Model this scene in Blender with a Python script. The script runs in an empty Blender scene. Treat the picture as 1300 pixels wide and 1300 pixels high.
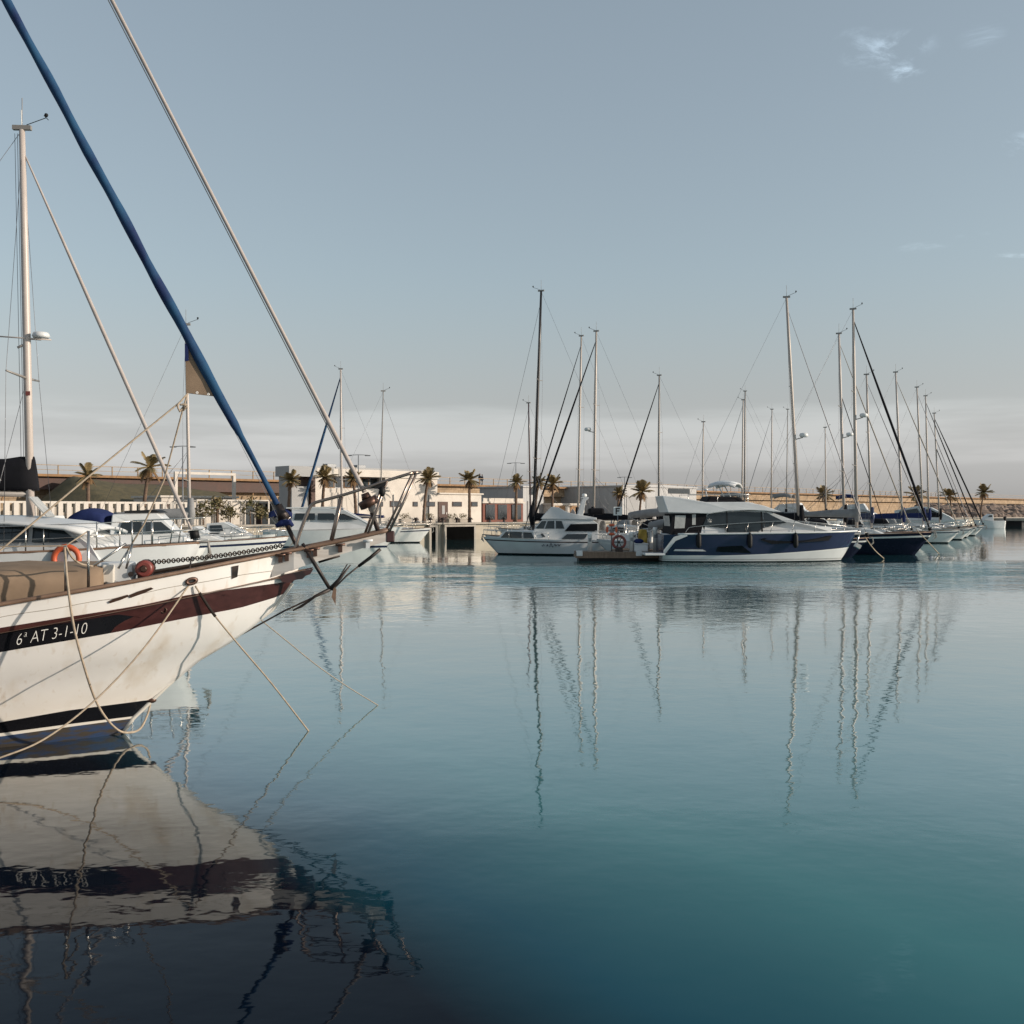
import bpy, bmesh, math, random
from math import sin, cos, pi, radians, sqrt, exp, atan2, floor
from mathutils import Vector, Matrix, noise
random.seed(7)
scn = bpy.context.scene
col = scn.collection
HC = 2.7; F = 1300.0

# ------------------------------------------------------------------ helpers
def px(x, y, D): return Vector(((x-650)/F*D, D, HC-(y-650)/F*D))
def on_line(c, p):               # point of the shore-parallel line Y-X=c seen in direction p
    k = (p-650)/F; Y = c/(1-k); return Vector((k*Y, Y, 0))
def lerp(a, b, t): return a+(b-a)*t
def interp(kn, x):
    if x <= kn[0][0]: a, b = kn[0], kn[1]
    elif x >= kn[-1][0]: a, b = kn[-2], kn[-1]
    else:
        for a, b in zip(kn, kn[1:]):
            if a[0] <= x <= b[0]: break
    return a[1]+(b[1]-a[1])*(x-a[0])/(b[0]-a[0])

# ------------------------------------------------------------------ materials
def new_mat(name):
    m = bpy.data.materials.new(name); m.use_nodes = True
    return m, m.node_tree, m.node_tree.nodes['Principled BSDF']
def mat(name, c, rough=.5, metal=0, var=.12, scale=3, bump=0, bscale=30, c2=None, thr=None, coat=0, stretch=(1,1,1)):
    m, nt, p = new_mat(name)
    N = nt.nodes; Lk = nt.links
    tc = N.new('ShaderNodeTexCoord'); mp = N.new('ShaderNodeMapping'); mp.inputs['Scale'].default_value = stretch
    Lk.new(tc.outputs['Object'], mp.inputs[0])
    nz = N.new('ShaderNodeTexNoise'); nz.inputs['Scale'].default_value = scale; nz.inputs['Detail'].default_value = 6
    Lk.new(mp.outputs[0], nz.inputs['Vector'])
    rp = N.new('ShaderNodeValToRGB')
    a, b = thr or (.3, .7)
    rp.color_ramp.elements[0].position = a; rp.color_ramp.elements[1].position = b
    d = c2 or tuple(x*(1-var*2) for x in c)
    rp.color_ramp.elements[0].color = (*d, 1); rp.color_ramp.elements[1].color = (*c, 1)
    Lk.new(nz.outputs[0], rp.inputs[0]); Lk.new(rp.outputs[0], p.inputs['Base Color'])
    rr = N.new('ShaderNodeMapRange'); rr.inputs[3].default_value = max(.02, rough-.08); rr.inputs[4].default_value = min(1, rough+.1)
    Lk.new(nz.outputs[0], rr.inputs[0]); Lk.new(rr.outputs[0], p.inputs['Roughness'])
    p.inputs['Metallic'].default_value = metal
    if coat: p.inputs['Coat Weight'].default_value = coat
    if bump:
        n2 = N.new('ShaderNodeTexNoise'); n2.inputs['Scale'].default_value = bscale; n2.inputs['Detail'].default_value = 4
        Lk.new(mp.outputs[0], n2.inputs['Vector'])
        bp = N.new('ShaderNodeBump'); bp.inputs['Strength'].default_value = .6; bp.inputs['Distance'].default_value = bump
        Lk.new(n2.outputs[0], bp.inputs['Height']); Lk.new(bp.outputs[0], p.inputs['Normal'])
    return m

M = {}
M['gel'] = mat('white_gelcoat', (.68,.68,.66), .28, var=.05, scale=1.5)
M['gel2'] = mat('grey_white_gelcoat', (.58,.59,.59), .32, var=.06, scale=1.2)
M['gel3'] = mat('cream_gelcoat', (.66,.62,.55), .35, var=.07, scale=1.2)
M['deck'] = mat('deck_paint', (.6,.59,.56), .6, var=.1, scale=4)
M['navy'] = mat('navy_gelcoat', (.024,.029,.068), .16, var=.1, scale=1, coat=.4)
M['darknavy'] = mat('dark_navy_gelcoat', (.010,.011,.026), .25, var=.1, scale=1)
M['black'] = mat('black_gelcoat', (.008,.008,.010), .25, var=.1, scale=2)
M['anti'] = mat('antifouling', (.018,.04,.095), .6, scale=5, c2=(.045,.036,.026), thr=(.42,.60), stretch=(1,1,5))
M['antired'] = mat('dark_antifouling', (.03,.02,.02), .6)
M['glass'] = mat('dark_window_glass', (.012,.016,.018), .06, var=.1)
M['glass2'] = mat('tinted_window_glass', (.022,.030,.034), .05, var=.25, scale=1.5)
M['clear'] = mat('clear_vinyl_window', (.42,.42,.40), .15, var=.15, scale=4)
M['steel'] = mat('stainless_steel', (.6,.57,.53), .25, 1, var=.08)
M['alu'] = mat('mast_aluminium', (.42,.365,.32), .45, .1, var=.08, scale=2, stretch=(1,1,.2))
M['alug'] = mat('grey_mast_aluminium', (.25,.23,.21), .45, .1, var=.08, scale=2, stretch=(1,1,.2))
M['mastwhite'] = mat('white_mast_paint', (.46,.40,.36), .4, 0, var=.06, scale=2)
M['mastdark'] = mat('carbon_mast', (.018,.014,.013), .35, 0, var=.1)
M['wire'] = mat('rigging_wire', (.16,.16,.17), .4, .6)
M['bcanvas'] = mat('blue_sail_canvas', (.016,.062,.13), .75, scale=4, c2=(.010,.022,.075), thr=(.35,.62), bump=.004, bscale=14, stretch=(1,1,.6))
M['bluecov'] = mat('royal_blue_canvas', (.018,.028,.095), .8, bump=.004, bscale=10)
M['bkcanvas'] = mat('black_canvas', (.012,.012,.015), .8, var=.2, bump=.006, bscale=8)
M['grcanvas'] = mat('grey_canvas', (.25,.25,.25), .8, bump=.004, bscale=8)
M['tan'] = mat('tan_canvas', (.27,.195,.135), .85, scale=2.5, var=.12, bump=.012, bscale=6)
M['whitesail'] = mat('furled_white_sail', (.40,.35,.32), .7, var=.1, bump=.003, bscale=12)
M['mahog'] = mat('mahogany', (.058,.018,.016), .3, scale=4, var=.22, stretch=(.4,4,4), coat=.3)
M['teak'] = mat('weathered_teak', (.19,.115,.075), .55, scale=5, var=.2, stretch=(.4,4,4), bump=.002)
M['whwood'] = mat('whitewashed_timber', (.58,.55,.51), .5, scale=2.5, c2=(.36,.31,.27), thr=(.22,.55), stretch=(.35,3,3), bump=.003, bscale=9)
M['rope'] = mat('hemp_rope', (.38,.305,.225), .9, var=.15, scale=20, bump=.004, bscale=120)
M['ropeg'] = mat('grey_rope', (.32,.28,.23), .9, var=.15, scale=20)
M['dkrope'] = mat('dark_rope_sleeve', (.03,.025,.022), .9)
M['chain'] = mat('rusty_chain', (.065,.042,.032), .6, .5, c2=(.03,.026,.025), thr=(.4,.6), scale=12)
M['iron'] = mat('dark_iron', (.05,.035,.03), .5, .4, c2=(.016,.013,.013), thr=(.4,.6), scale=10)
M['bronze'] = mat('bronze', (.10,.055,.04), .4, .6, scale=10)
M['red'] = mat('faded_red_paint', (.20,.045,.035), .4, scale=6)
M['orange'] = mat('orange_plastic', (.55,.10,.035), .5)
M['yellow'] = mat('yellow_fabric', (.50,.33,.06), .7)
M['rubber'] = mat('black_rubber', (.012,.012,.013), .55)
M['plaster'] = mat('white_plaster', (.60,.55,.49), .85, scale=.6, var=.10, bump=.004)
M['plgrey'] = mat('grey_plaster', (.33,.33,.33), .85, scale=.5, var=.07)
M['shedgrey'] = mat('grey_metal_cladding', (.36,.36,.36), .55, scale=.6, var=.08, stretch=(8,8,.3))
M['concrete'] = mat('concrete', (.38,.34,.29), .9, scale=1.2, var=.14, bump=.01, bscale=6)
M['quayc'] = mat('quay_paving', (.40,.35,.28), .9, scale=.5, var=.12)
M['sand'] = mat('sandstone_wall', (.43,.32,.215), .9, scale=.8, var=.15, bump=.03, bscale=2)
M['brownwood'] = mat('promenade_timber', (.30,.17,.08), .8, scale=2, var=.2)
M['dkbrown'] = mat('dark_brown_parts_and_shade', (.085,.045,.035), .7, scale=1, var=.2)
M['redwall'] = mat('brick_red_wall', (.19,.07,.05), .8, scale=2, var=.15)
M['grass'] = mat('dry_grass', (.115,.092,.045), .95, scale=1.5, c2=(.065,.056,.028), thr=(.3,.7), bump=.08, bscale=4)
M['tube'] = mat('bronzed_steel_tube', (.33,.26,.22), .32, .9, var=.15)
M['rock'] = mat('breakwater_stone', (.22,.165,.13), .9, scale=1.3, c2=(.09,.065,.055), bump=.06, bscale=3)
M['frond'] = mat('palm_frond', (.27,.19,.085), .55, scale=1, c2=(.12,.095,.04))
M['deadfrond'] = mat('dead_palm_frond', (.20,.115,.05), .8)
M['trunk'] = mat('palm_trunk', (.17,.11,.075), .9, scale=3, var=.25, bump=.03, bscale=9, stretch=(1,1,3))
M['leaf'] = mat('shrub_leaf', (.06,.065,.022), .7, c2=(.14,.10,.04), scale=2)
M['ponwood'] = mat('pontoon_planks', (.20,.14,.10), .8, scale=2, var=.2, stretch=(5,.3,1))
M['skin'] = mat('skin', (.35,.2,.14), .6)
M['cloth'] = mat('dark_clothing', (.04,.045,.06), .9)
M['letter'] = mat('white_lettering', (.72,.70,.66), .5, var=.03)
M['lampgrey'] = mat('lamp_post_grey', (.22,.23,.24), .5, .3)

def hull_paint():
    """old white yacht paint with rust-brown weeping stains of their own shape"""
    m, nt, p = new_mat('weathered_white_hull_paint'); N = nt.nodes; Lk = nt.links
    tc = N.new('ShaderNodeTexCoord')
    def nz(sc, scale, det=5):
        mp = N.new('ShaderNodeMapping'); mp.inputs['Scale'].default_value = sc; Lk.new(tc.outputs['Object'], mp.inputs[0])
        n = N.new('ShaderNodeTexNoise'); n.inputs['Scale'].default_value = scale; n.inputs['Detail'].default_value = det
        Lk.new(mp.outputs[0], n.inputs['Vector']); return n
    def mix(fac, a, b):
        x = N.new('ShaderNodeMix'); x.data_type = 'RGBA'; Lk.new(fac, x.inputs['Factor'])
        for s, i in ((a, 6), (b, 7)):
            if isinstance(s, tuple): x.inputs[i].default_value = (*s, 1)
            else: Lk.new(s, x.inputs[i])
        return x.outputs[2]
    def ramp(o, a, b):
        r = N.new('ShaderNodeMapRange'); r.inputs[1].default_value = a; r.inputs[2].default_value = b; r.clamp = True
        Lk.new(o, r.inputs[0]); return r.outputs[0]
    base = mix(ramp(nz((1,1,1), .9).outputs[0], .3, .7), (.67,.65,.62), (.76,.74,.71))
    streak = ramp(nz((1.6,1.6,.22), 1.6).outputs[0], .54, .8)
    c = mix(streak, base, (.55,.47,.37))
    fine = ramp(nz((9,9,.5), 1.2).outputs[0], .60, .85)
    c = mix(fine, c, (.52,.44,.35))
    # waterline tide scum: brownish growth low on the planking
    sp = N.new('ShaderNodeSeparateXYZ'); Lk.new(tc.outputs['Object'], sp.inputs[0])
    low = ramp(sp.outputs[2], .75, .10)
    mm = N.new('ShaderNodeMath'); mm.operation = 'MULTIPLY'; Lk.new(low, mm.inputs[0]); Lk.new(nz((1,1,2), 2.0).outputs[0], mm.inputs[1])
    c = mix(mm.outputs[0], c, (.60,.50,.37))
    Lk.new(c, p.inputs['Base Color']); p.inputs['Roughness'].default_value = .33
    bp = N.new('ShaderNodeBump'); bp.inputs['Strength'].default_value = .5; bp.inputs['Distance'].default_value = .012
    Lk.new(nz((1,1,1), 2.2, 2).outputs[0], bp.inputs['Height']); Lk.new(bp.outputs[0], p.inputs['Normal'])
    return m
M['fghull'] = hull_paint()
def stone_courses():
    m = M['sand']; nt = m.node_tree; N = nt.nodes; Lk = nt.links; p = N['Principled BSDF']
    src = p.inputs['Base Color'].links[0].from_socket
    tc = N.new('ShaderNodeTexCoord'); mp = N.new('ShaderNodeMapping'); mp.inputs['Rotation'].default_value = (pi/2,0,0); Lk.new(tc.outputs['Object'], mp.inputs[0])
    br = N.new('ShaderNodeTexBrick'); br.inputs['Scale'].default_value = .55; br.inputs['Mortar Size'].default_value = .012
    br.inputs['Color1'].default_value = (1,1,1,1); br.inputs['Color2'].default_value = (.78,.76,.72,1); br.inputs['Mortar'].default_value = (.5,.45,.4,1)
    Lk.new(mp.outputs[0], br.inputs['Vector'])
    mx = N.new('ShaderNodeMix'); mx.data_type = 'RGBA'; mx.blend_type = 'MULTIPLY'; mx.inputs['Factor'].default_value = 1
    Lk.new(src, mx.inputs[6]); Lk.new(br.outputs[0], mx.inputs[7]); Lk.new(mx.outputs[2], p.inputs['Base Color'])
stone_courses()

M['void'] = mat('unlit_opening', (.004,.004,.004), .95)
M['hullglass'] = mat('black_hull_window', (.006,.006,.008), .12)
for k_, v_ in (('bkcanvas',.12),('rubber',.2),('void',0),('dkrope',.15),('bluecov',.12),('bcanvas',.2),('tan',.12),('grcanvas',.15),('hullglass',.25),('glass',.7),('darknavy',.22)):
    M[k_].node_tree.nodes['Principled BSDF'].inputs['Specular IOR Level'].default_value = v_

# ------------------------------------------------------------------ mesh builder
class MB:
    def __init__(s): s.v=[]; s.f=[]; s.mi=[]; s.sm=[]
    def add(s, vs, fs, mi=0, smooth=True):
        o = len(s.v); s.v += [tuple(v) for v in vs]
        for f in fs: s.f.append([i+o for i in f]); s.mi.append(mi); s.sm.append(smooth)
        return s
    def grid(s, rows, mi=0, smooth=True, closed=False):
        n = len(rows[0]); vs = [p for r in rows for p in r]; fs = []
        for i in range(len(rows)-1):
            for j in range(n if closed else n-1):
                k = (j+1) % n
                fs.append((i*n+j, i*n+k, (i+1)*n+k, (i+1)*n+j))
        return s.add(vs, fs, mi, smooth)
    def tube(s, pts, r, n=8, mi=0, caps=True, sx=1.0):
        pts = [Vector(p) for p in pts]; m = len(pts)
        rs = r if isinstance(r, (list, tuple)) else [r]*m
        rows = []; up = None
        for i, p in enumerate(pts):
            t = (pts[min(i+1, m-1)]-pts[max(i-1, 0)]).normalized()
            if up is None:
                up = Vector((0,0,1)) if abs(t.z) < .9 else Vector((1,0,0))
            a = t.cross(up)
            if a.length < 1e-4: a = t.cross(Vector((0,1,0)))
            a.normalize(); up2 = a.cross(t).normalized(); up = up2
            rows.append([p + (a*cos(2*pi*k/n)*sx + up2*sin(2*pi*k/n))*rs[i] for k in range(n)])
        s.grid(rows, mi, True, closed=True)
        if caps:
            o = len(s.v)-m*n
            s.f.append([o+k for k in range(n)][::-1]); s.mi.append(mi); s.sm.append(False)
            s.f.append([o+(m-1)*n+k for k in range(n)]); s.mi.append(mi); s.sm.append(False)
        return s
    def box(s, c, d, rz=0, mi=0, ry=0):
        R = Matrix.Rotation(rz, 3, 'Z') @ Matrix.Rotation(ry, 3, 'Y'); c = Vector(c)
        vs = [c + R @ Vector((x*d[0]/2, y*d[1]/2, z*d[2]/2)) for x in (-1,1) for y in (-1,1) for z in (-1,1)]
        return s.add(vs, [(0,1,3,2),(4,6,7,5),(0,4,5,1),(2,3,7,6),(0,2,6,4),(1,5,7,3)], mi, False)
    def prism(s, poly, hw, mi=0, smooth=False, off=0):
        """profile polygon (x,z) with half width hw(x,z): a closed body symmetric about y=0"""
        n = len(poly)
        h = hw if callable(hw) else (lambda x, z: hw)
        vs = [(x, -h(x,z)-off, z) for x, z in poly] + [(x, h(x,z)+off, z) for x, z in poly]
        fs = [tuple(range(n)), tuple(range(2*n-1, n-1, -1))] + [(i, i+n, (i+1)%n+n, (i+1)%n) for i in range(n)]
        return s.add(vs, fs, mi, smooth)
    def panel(s, poly, hw, side, t=.012, mi=0):
        """thin pane lying on one side (side=+-1) of a body of half width hw(x,z)"""
        n = len(poly); h = hw if callable(hw) else (lambda x, z: hw)
        vs = [(x, side*(h(x,z)-t), z) for x, z in poly] + [(x, side*(h(x,z)+t), z) for x, z in poly]
        fs = [tuple(range(n)), tuple(range(2*n-1, n-1, -1))] + [(i, i+n, (i+1)%n+n, (i+1)%n) for i in range(n)]
        return s.add(vs, fs, mi, False)
    def ball(s, c, r, n=10, m=6, mi=0, sq=(1,1,1)):
        c = Vector(c)
        rows = [[c+Vector((r*sq[0]*sin(pi*i/m)*cos(2*pi*j/n), r*sq[1]*sin(pi*i/m)*sin(2*pi*j/n), r*sq[2]*cos(pi*i/m))) for j in range(n)] for i in range(m+1)]
        return s.grid(rows, mi, True, closed=True)
    def torus(s, c, R, r, axis='y', n=20, k=8, mi=0):
        c = Vector(c); rows = []
        for i in range(n+1):
            a = 2*pi*i/n
            row = []
            for j in range(k):
                b = 2*pi*j/k; q = (R+r*cos(b))
                u, w, h = q*cos(a), q*sin(a), r*sin(b)
                row.append(c+Vector({'y':(u,h,w),'z':(u,w,h),'x':(h,u,w)}[axis]))
            rows.append(row)
        return s.grid(rows, mi, True, closed=True)
    def build(s, name, mats, parent=None, bevel=0, fix=True, kind=None):
        me = bpy.data.meshes.new(name)
        me.from_pydata(s.v, [], s.f)
        if not isinstance(mats, (list, tuple)): mats = [mats]
        for m in mats: me.materials.append(M[m] if isinstance(m, str) else m)
        me.polygons.foreach_set('material_index', s.mi); me.polygons.foreach_set('use_smooth', s.sm)
        if fix:
            bm = bmesh.new(); bm.from_mesh(me)
            bmesh.ops.remove_doubles(bm, verts=bm.verts, dist=1e-5)
            bmesh.ops.recalc_face_normals(bm, faces=bm.faces); bm.to_mesh(me); bm.free()
        me.update()
        o = bpy.data.objects.new(name, me); col.objects.link(o)
        if parent: o.parent = parent
        if bevel:
            b = o.modifiers.new('bevel', 'BEVEL'); b.width = bevel; b.segments = 2; b.limit_method = 'ANGLE'; b.angle_limit = radians(40)
        if kind: o['kind'] = kind
        return o
def tag(o, label, cat, group=None):
    o['label'] = label; o['category'] = cat
    if group: o['group'] = group
    return o
def thing(name, label, cat, loc=(0,0,0), rz=0, group=None):
    o = bpy.data.objects.new(name, None); col.objects.link(o); o.empty_display_size = .3
    o.location = loc; o.rotation_euler = (0,0,rz)
    return tag(o, label, cat, group)
def arc(a, b, sag, n=12):
    a = Vector(a); b = Vector(b)
    return [a.lerp(b, i/n) - Vector((0,0,sag*4*(i/n)*(1-i/n))) for i in range(n+1)]
def spline(pts, n=8):
    P = [Vector(p) for p in pts]; P = [P[0]*2-P[1]] + P + [P[-1]*2-P[-2]]; out = []
    for i in range(1, len(P)-2):
        for k in range(n):
            t = k/n; a, b, c, d = P[i-1:i+3]
            out.append(.5*((2*b)+(c-a)*t+(2*a-5*b+4*c-d)*t*t+(3*b-a-3*c+d)*t**3))
    out.append(P[-2]); return out

# ------------------------------------------------------------------ water, land, sky
SUN_EL, SUN_AZ = 15, 101        # azimuth clockwise from the view direction (+Y)
def make_water():
    mb = MB(); S = 6000
    mb.add([(-S,-400,0),(S,-400,0),(S,S,0),(-S,S,0)], [(0,1,2,3)], 0, False)
    m, nt, p = new_mat('harbour_water'); N = nt.nodes; Lk = nt.links
    g = N.new('ShaderNodeNewGeometry')
    def noise_(sc, scale, det=2, rough=.5):
        mp = N.new('ShaderNodeMapping'); mp.inputs['Scale'].default_value = sc; Lk.new(g.outputs['Position'], mp.inputs[0])
        n = N.new('ShaderNodeTexNoise'); n.inputs['Scale'].default_value = scale; n.inputs['Detail'].default_value = det; n.inputs['Roughness'].default_value = rough
        Lk.new(mp.outputs[0], n.inputs['Vector']); return n.outputs[0]
    def math(op, a, b=None, c=None):
        x = N.new('ShaderNodeMath'); x.operation = op
        for i, s in enumerate((a, b, c)):
            if s is None: continue
            if isinstance(s, (int, float)): x.inputs[i].default_value = s
            else: Lk.new(s, x.inputs[i])
        return x.outputs[0]
    def mr(o, a, b, lo=0, hi=1, smooth=True):
        r = N.new('ShaderNodeMapRange'); r.interpolation_type = 'SMOOTHSTEP' if smooth else 'LINEAR'
        for i, q in ((1,a),(2,b),(3,lo),(4,hi)): r.inputs[i].default_value = q
        Lk.new(o, r.inputs[0]); return r.outputs[0]
    sp = N.new('ShaderNodeSeparateXYZ'); Lk.new(g.outputs['Position'], sp.inputs[0])
    X, Y = sp.outputs[0], sp.outputs[1]
    # cat's paw: a strip of wind-ruffled water between the calm basin and the berths
    wob = math('MULTIPLY_ADD', noise_((.05,.12,1), 1, 3), 14, -7)
    yy = math('ADD', Y, wob)
    core = math('MULTIPLY', mr(yy, 32, 45), mr(yy, 57, 46))
    core = math('MULTIPLY', core, mr(noise_((.22,.45,1), 1, 4, .65), .36, .62, .12, 1.3))
    wide = math('MULTIPLY', mr(yy, 21, 34), mr(yy, 57, 50))
    band = math('MAXIMUM', core, math('MULTIPLY', wide, .33))
    band = math('MULTIPLY', band, mr(X, -13, -5))
    h1 = noise_((1,1,1), 1.1, 3, .5)
    h2 = noise_((.8,1.2,1), 6, 2, .5)
    h4 = noise_((1,.75,1), 2.6, 3, .55)
    h3 = noise_((1,1,1), .22, 1)
    a1 = math('MULTIPLY_ADD', band, .018, .0070)
    a2 = math('MULTIPLY_ADD', band, .012, .0009)
    h = math('ADD', math('MULTIPLY', h1, a1), math('MULTIPLY', h2, a2))
    h = math('ADD', h, math('MULTIPLY', h3, .016))
    h = math('ADD', h, math('MULTIPLY', h4, math('ADD', math('MULTIPLY', core, .17), math('MULTIPLY', band, .03))))
    bp = N.new('ShaderNodeBump'); bp.inputs['Strength'].default_value = 1; bp.inputs['Distance'].default_value = 1
    Lk.new(h, bp.inputs['Height']); Lk.new(bp.outputs[0], p.inputs['Normal'])
    # body colour: shade painted in, near-black at near left, teal to the right and beyond
    shade_xy = math('ADD', math('MULTIPLY', X, .27), math('MULTIPLY_ADD', Y, .20, math('MULTIPLY_ADD', noise_((.25,.25,1), 1, 2), .5, -1.35)))
    fac = mr(shade_xy, -.1, .9, smooth=False)
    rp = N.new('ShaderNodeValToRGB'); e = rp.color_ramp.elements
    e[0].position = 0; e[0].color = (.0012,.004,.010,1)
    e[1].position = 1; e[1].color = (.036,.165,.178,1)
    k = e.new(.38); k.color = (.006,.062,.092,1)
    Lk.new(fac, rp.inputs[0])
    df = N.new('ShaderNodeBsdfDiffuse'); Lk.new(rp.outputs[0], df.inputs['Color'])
    gl = N.new('ShaderNodeBsdfGlossy'); gl.inputs['Roughness'].default_value = .03; gl.inputs['Color'].default_value = (.96,.985,.99,1); Lk.new(bp.outputs[0], gl.inputs['Normal'])
    lw = N.new('ShaderNodeLayerWeight'); lw.inputs['Blend'].default_value = .5; Lk.new(bp.outputs[0], lw.inputs['Normal'])
    fc = N.new('ShaderNodeFloatCurve'); cv = fc.mapping.curves[0]
    cv.points[0].location = (0,.02); cv.points[1].location = (1,1)
    for q in ((.45,.03),(.56,.045),(.66,.105),(.74,.36),(.81,.58),(.916,.86)): cv.points.new(*q)
    fc.mapping.update(); Lk.new(lw.outputs['Facing'], fc.inputs['Value'])
    ms = N.new('ShaderNodeMixShader'); Lk.new(fc.outputs[0], ms.inputs[0]); Lk.new(df.outputs[0], ms.inputs[1]); Lk.new(gl.outputs[0], ms.inputs[2])
    Lk.new(ms.outputs[0], N['Material Output'].inputs[0])
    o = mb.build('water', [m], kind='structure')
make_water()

def lineP(c, t):      # t metres along the 45 degree shore line Y-X=c from its crossing with X=0
    return Vector((t*.70711, c+t*.70711, 0))
SH = radians(45)
def make_land():
    mb = MB()
    # quay block: top at 1.5, face down into the water
    a, b = -90, 330
    def blk(m, c0, c1, t0, t1, z0, z1):
        P = [lineP(c0,t0), lineP(c0,t1), lineP(c1,t1), lineP(c1,t0)]
        # move second line perpendicular (keep t)
        d = Vector((-.70711,.70711,0))*((c1-c0)/1.41421)
        P = [lineP(c0,t0), lineP(c0,t1), lineP(c0,t1)+d, lineP(c0,t0)+d]
        m.add([(p.x,p.y,z0) for p in P]+[(p.x,p.y,z1) for p in P], [(0,1,2,3),(7,6,5,4),(0,4,5,1),(1,5,6,2),(2,6,7,3),(3,7,4,0)], 0, False)
    blk(mb, 105.8, 175, a, b, -2, 1.5)
    mb.build('quay', 'quayc', kind='structure')
    # coping along the edge
    mc = MB(); blk(mc, 105.3, 107, a, b, 1.504, 1.66)
    mc.build('quay_coping', 'concrete', kind='structure')
    return blk
blk = make_land()

def make_world():
    w = bpy.data.worlds.new('World'); scn.world = w; w.use_nodes = True
    nt = w.node_tree; N = nt.nodes; Lk = nt.links; N.clear()
    out = N.new('ShaderNodeOutputWorld'); bg = N.new('ShaderNodeBackground'); Lk.new(bg.outputs[0], out.inputs[0])
    sky = N.new('ShaderNodeTexSky'); sky.sky_type = 'NISHITA'; sky.sun_disc = False
    sky.sun_elevation = radians(SUN_EL); sky.sun_rotation = radians(SUN_AZ)
    sky.air_density = 1.0; sky.dust_density = 1.2; sky.ozone_density = 1.0; sky.altitude = 0
    hs = N.new('ShaderNodeHueSaturation'); hs.inputs['Saturation'].default_value = .75
    Lk.new(sky.outputs[0], hs.inputs['Color'])
    gm = N.new('ShaderNodeGamma'); gm.inputs[1].default_value = .6; Lk.new(hs.outputs[0], gm.inputs[0])
    ti = N.new('ShaderNodeVectorMath'); ti.operation = 'MULTIPLY'; ti.inputs[1].default_value = (.93,1.0,1.01); Lk.new(gm.outputs[0], ti.inputs[0])
    tc = N.new('ShaderNodeTexCoord'); V = tc.outputs['Generated']
    def math(op, a, b=None, c=None):
        x = N.new('ShaderNodeMath'); x.operation = op
        for i, s in enumerate((a, b, c)):
            if s is None: continue
            if isinstance(s, (int, float)): x.inputs[i].default_value = s
            else: Lk.new(s, x.inputs[i])
        return x.outputs[0]
    def mr(o, a, b, lo=0, hi=1):
        r = N.new('ShaderNodeMapRange'); r.interpolation_type = 'SMOOTHSTEP'
        for i, q in ((1,a),(2,b),(3,lo),(4,hi)): r.inputs[i].default_value = q
        Lk.new(o, r.inputs[0]); return r.outputs[0]
    def nz(sc, scale, det, rough=.55, dist=0):
        mp = N.new('ShaderNodeMapping'); mp.inputs['Scale'].default_value = sc; Lk.new(V, mp.inputs[0])
        n = N.new('ShaderNodeTexNoise'); n.inputs['Scale'].default_value = scale; n.inputs['Detail'].default_value = det
        n.inputs['Roughness'].default_value = rough; n.inputs['Distortion'].default_value = dist
        Lk.new(mp.outputs[0], n.inputs['Vector']); return n.outputs[0]
    sp = N.new('ShaderNodeSeparateXYZ'); Lk.new(V, sp.inputs[0])
    z = sp.outputs[2]
    # low stratus veil near the horizon
    veil = math('MULTIPLY', nz((1.6,1.6,16), 1.4, 5), math('MULTIPLY', mr(z, .005, .05), mr(z, .15, .08)))
    veil = mr(veil, .38, .62, 0, .26)
    mask = veil
    wisp = mr(nz((7,7,18), 2.2, 8, .68, .6), .44, .72)
    for (cx, cy, rx, ry, k) in ((1124,64,62,22,.42),(1148,92,26,13,.45),(1246,46,30,15,.22),(1296,183,22,15,.4),(1284,331,36,12,.38),(1170,314,34,7,.18),(1234,299,22,5,.14),(1085,45,26,10,.14)):
        d = Vector(((cx-650)/F, 1, (650-cy)/F)); n = d.length; d /= n
        s = N.new('ShaderNodeVectorMath'); s.operation = 'SUBTRACT'; Lk.new(V, s.inputs[0]); s.inputs[1].default_value = d
        q = N.new('ShaderNodeVectorMath'); q.operation = 'MULTIPLY'; Lk.new(s.outputs[0], q.inputs[0])
        q.inputs[1].default_value = (F/rx*n, F/rx*n*.9, F/ry*n)
        ln = N.new('ShaderNodeVectorMath'); ln.operation = 'LENGTH'; Lk.new(q.outputs[0], ln.inputs[0])
        b = math('MULTIPLY', mr(ln.outputs['Value'], 1.15, .25), wisp)
        mask = math('ADD', mask, math('MULTIPLY', b, k*2.1))
    mul = N.new('ShaderNodeVectorMath'); mul.operation = 'SCALE'; bw = N.new('ShaderNodeRGBToBW'); Lk.new(ti.outputs[0], bw.inputs[0])
    hz = N.new('ShaderNodeVectorMath'); hz.operation = 'SCALE'; hz.inputs[0].default_value = (.88,.865,.868); Lk.new(bw.outputs[0], hz.inputs['Scale'])
    hm = N.new('ShaderNodeMix'); hm.data_type = 'VECTOR'; Lk.new(mr(z, .24, .03, 0, .88), hm.inputs['Factor']); Lk.new(ti.outputs[0], hm.inputs[4]); Lk.new(hz.outputs[0], hm.inputs[5])
    Lk.new(hm.outputs[1], mul.inputs[0])
    Lk.new(math('ADD', mask, 1.0), mul.inputs['Scale'])
    Lk.new(mul.outputs[0], bg.inputs['Color']); bg.inputs['Strength'].default_value = .15
    sd = bpy.data.lights.new('sun', 'SUN'); sd.energy = 3.0; sd.angle = radians(.6); sd.color = (1,.87,.73)
    so = bpy.data.objects.new('sun', sd); col.objects.link(so)
    e, a = radians(SUN_EL), radians(SUN_AZ)
    d = Vector((sin(a)*cos(e), cos(a)*cos(e), sin(e)))
    so.rotation_euler = d.to_track_quat('Z', 'Y').to_euler(); so.location = d*100
make_world()

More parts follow.
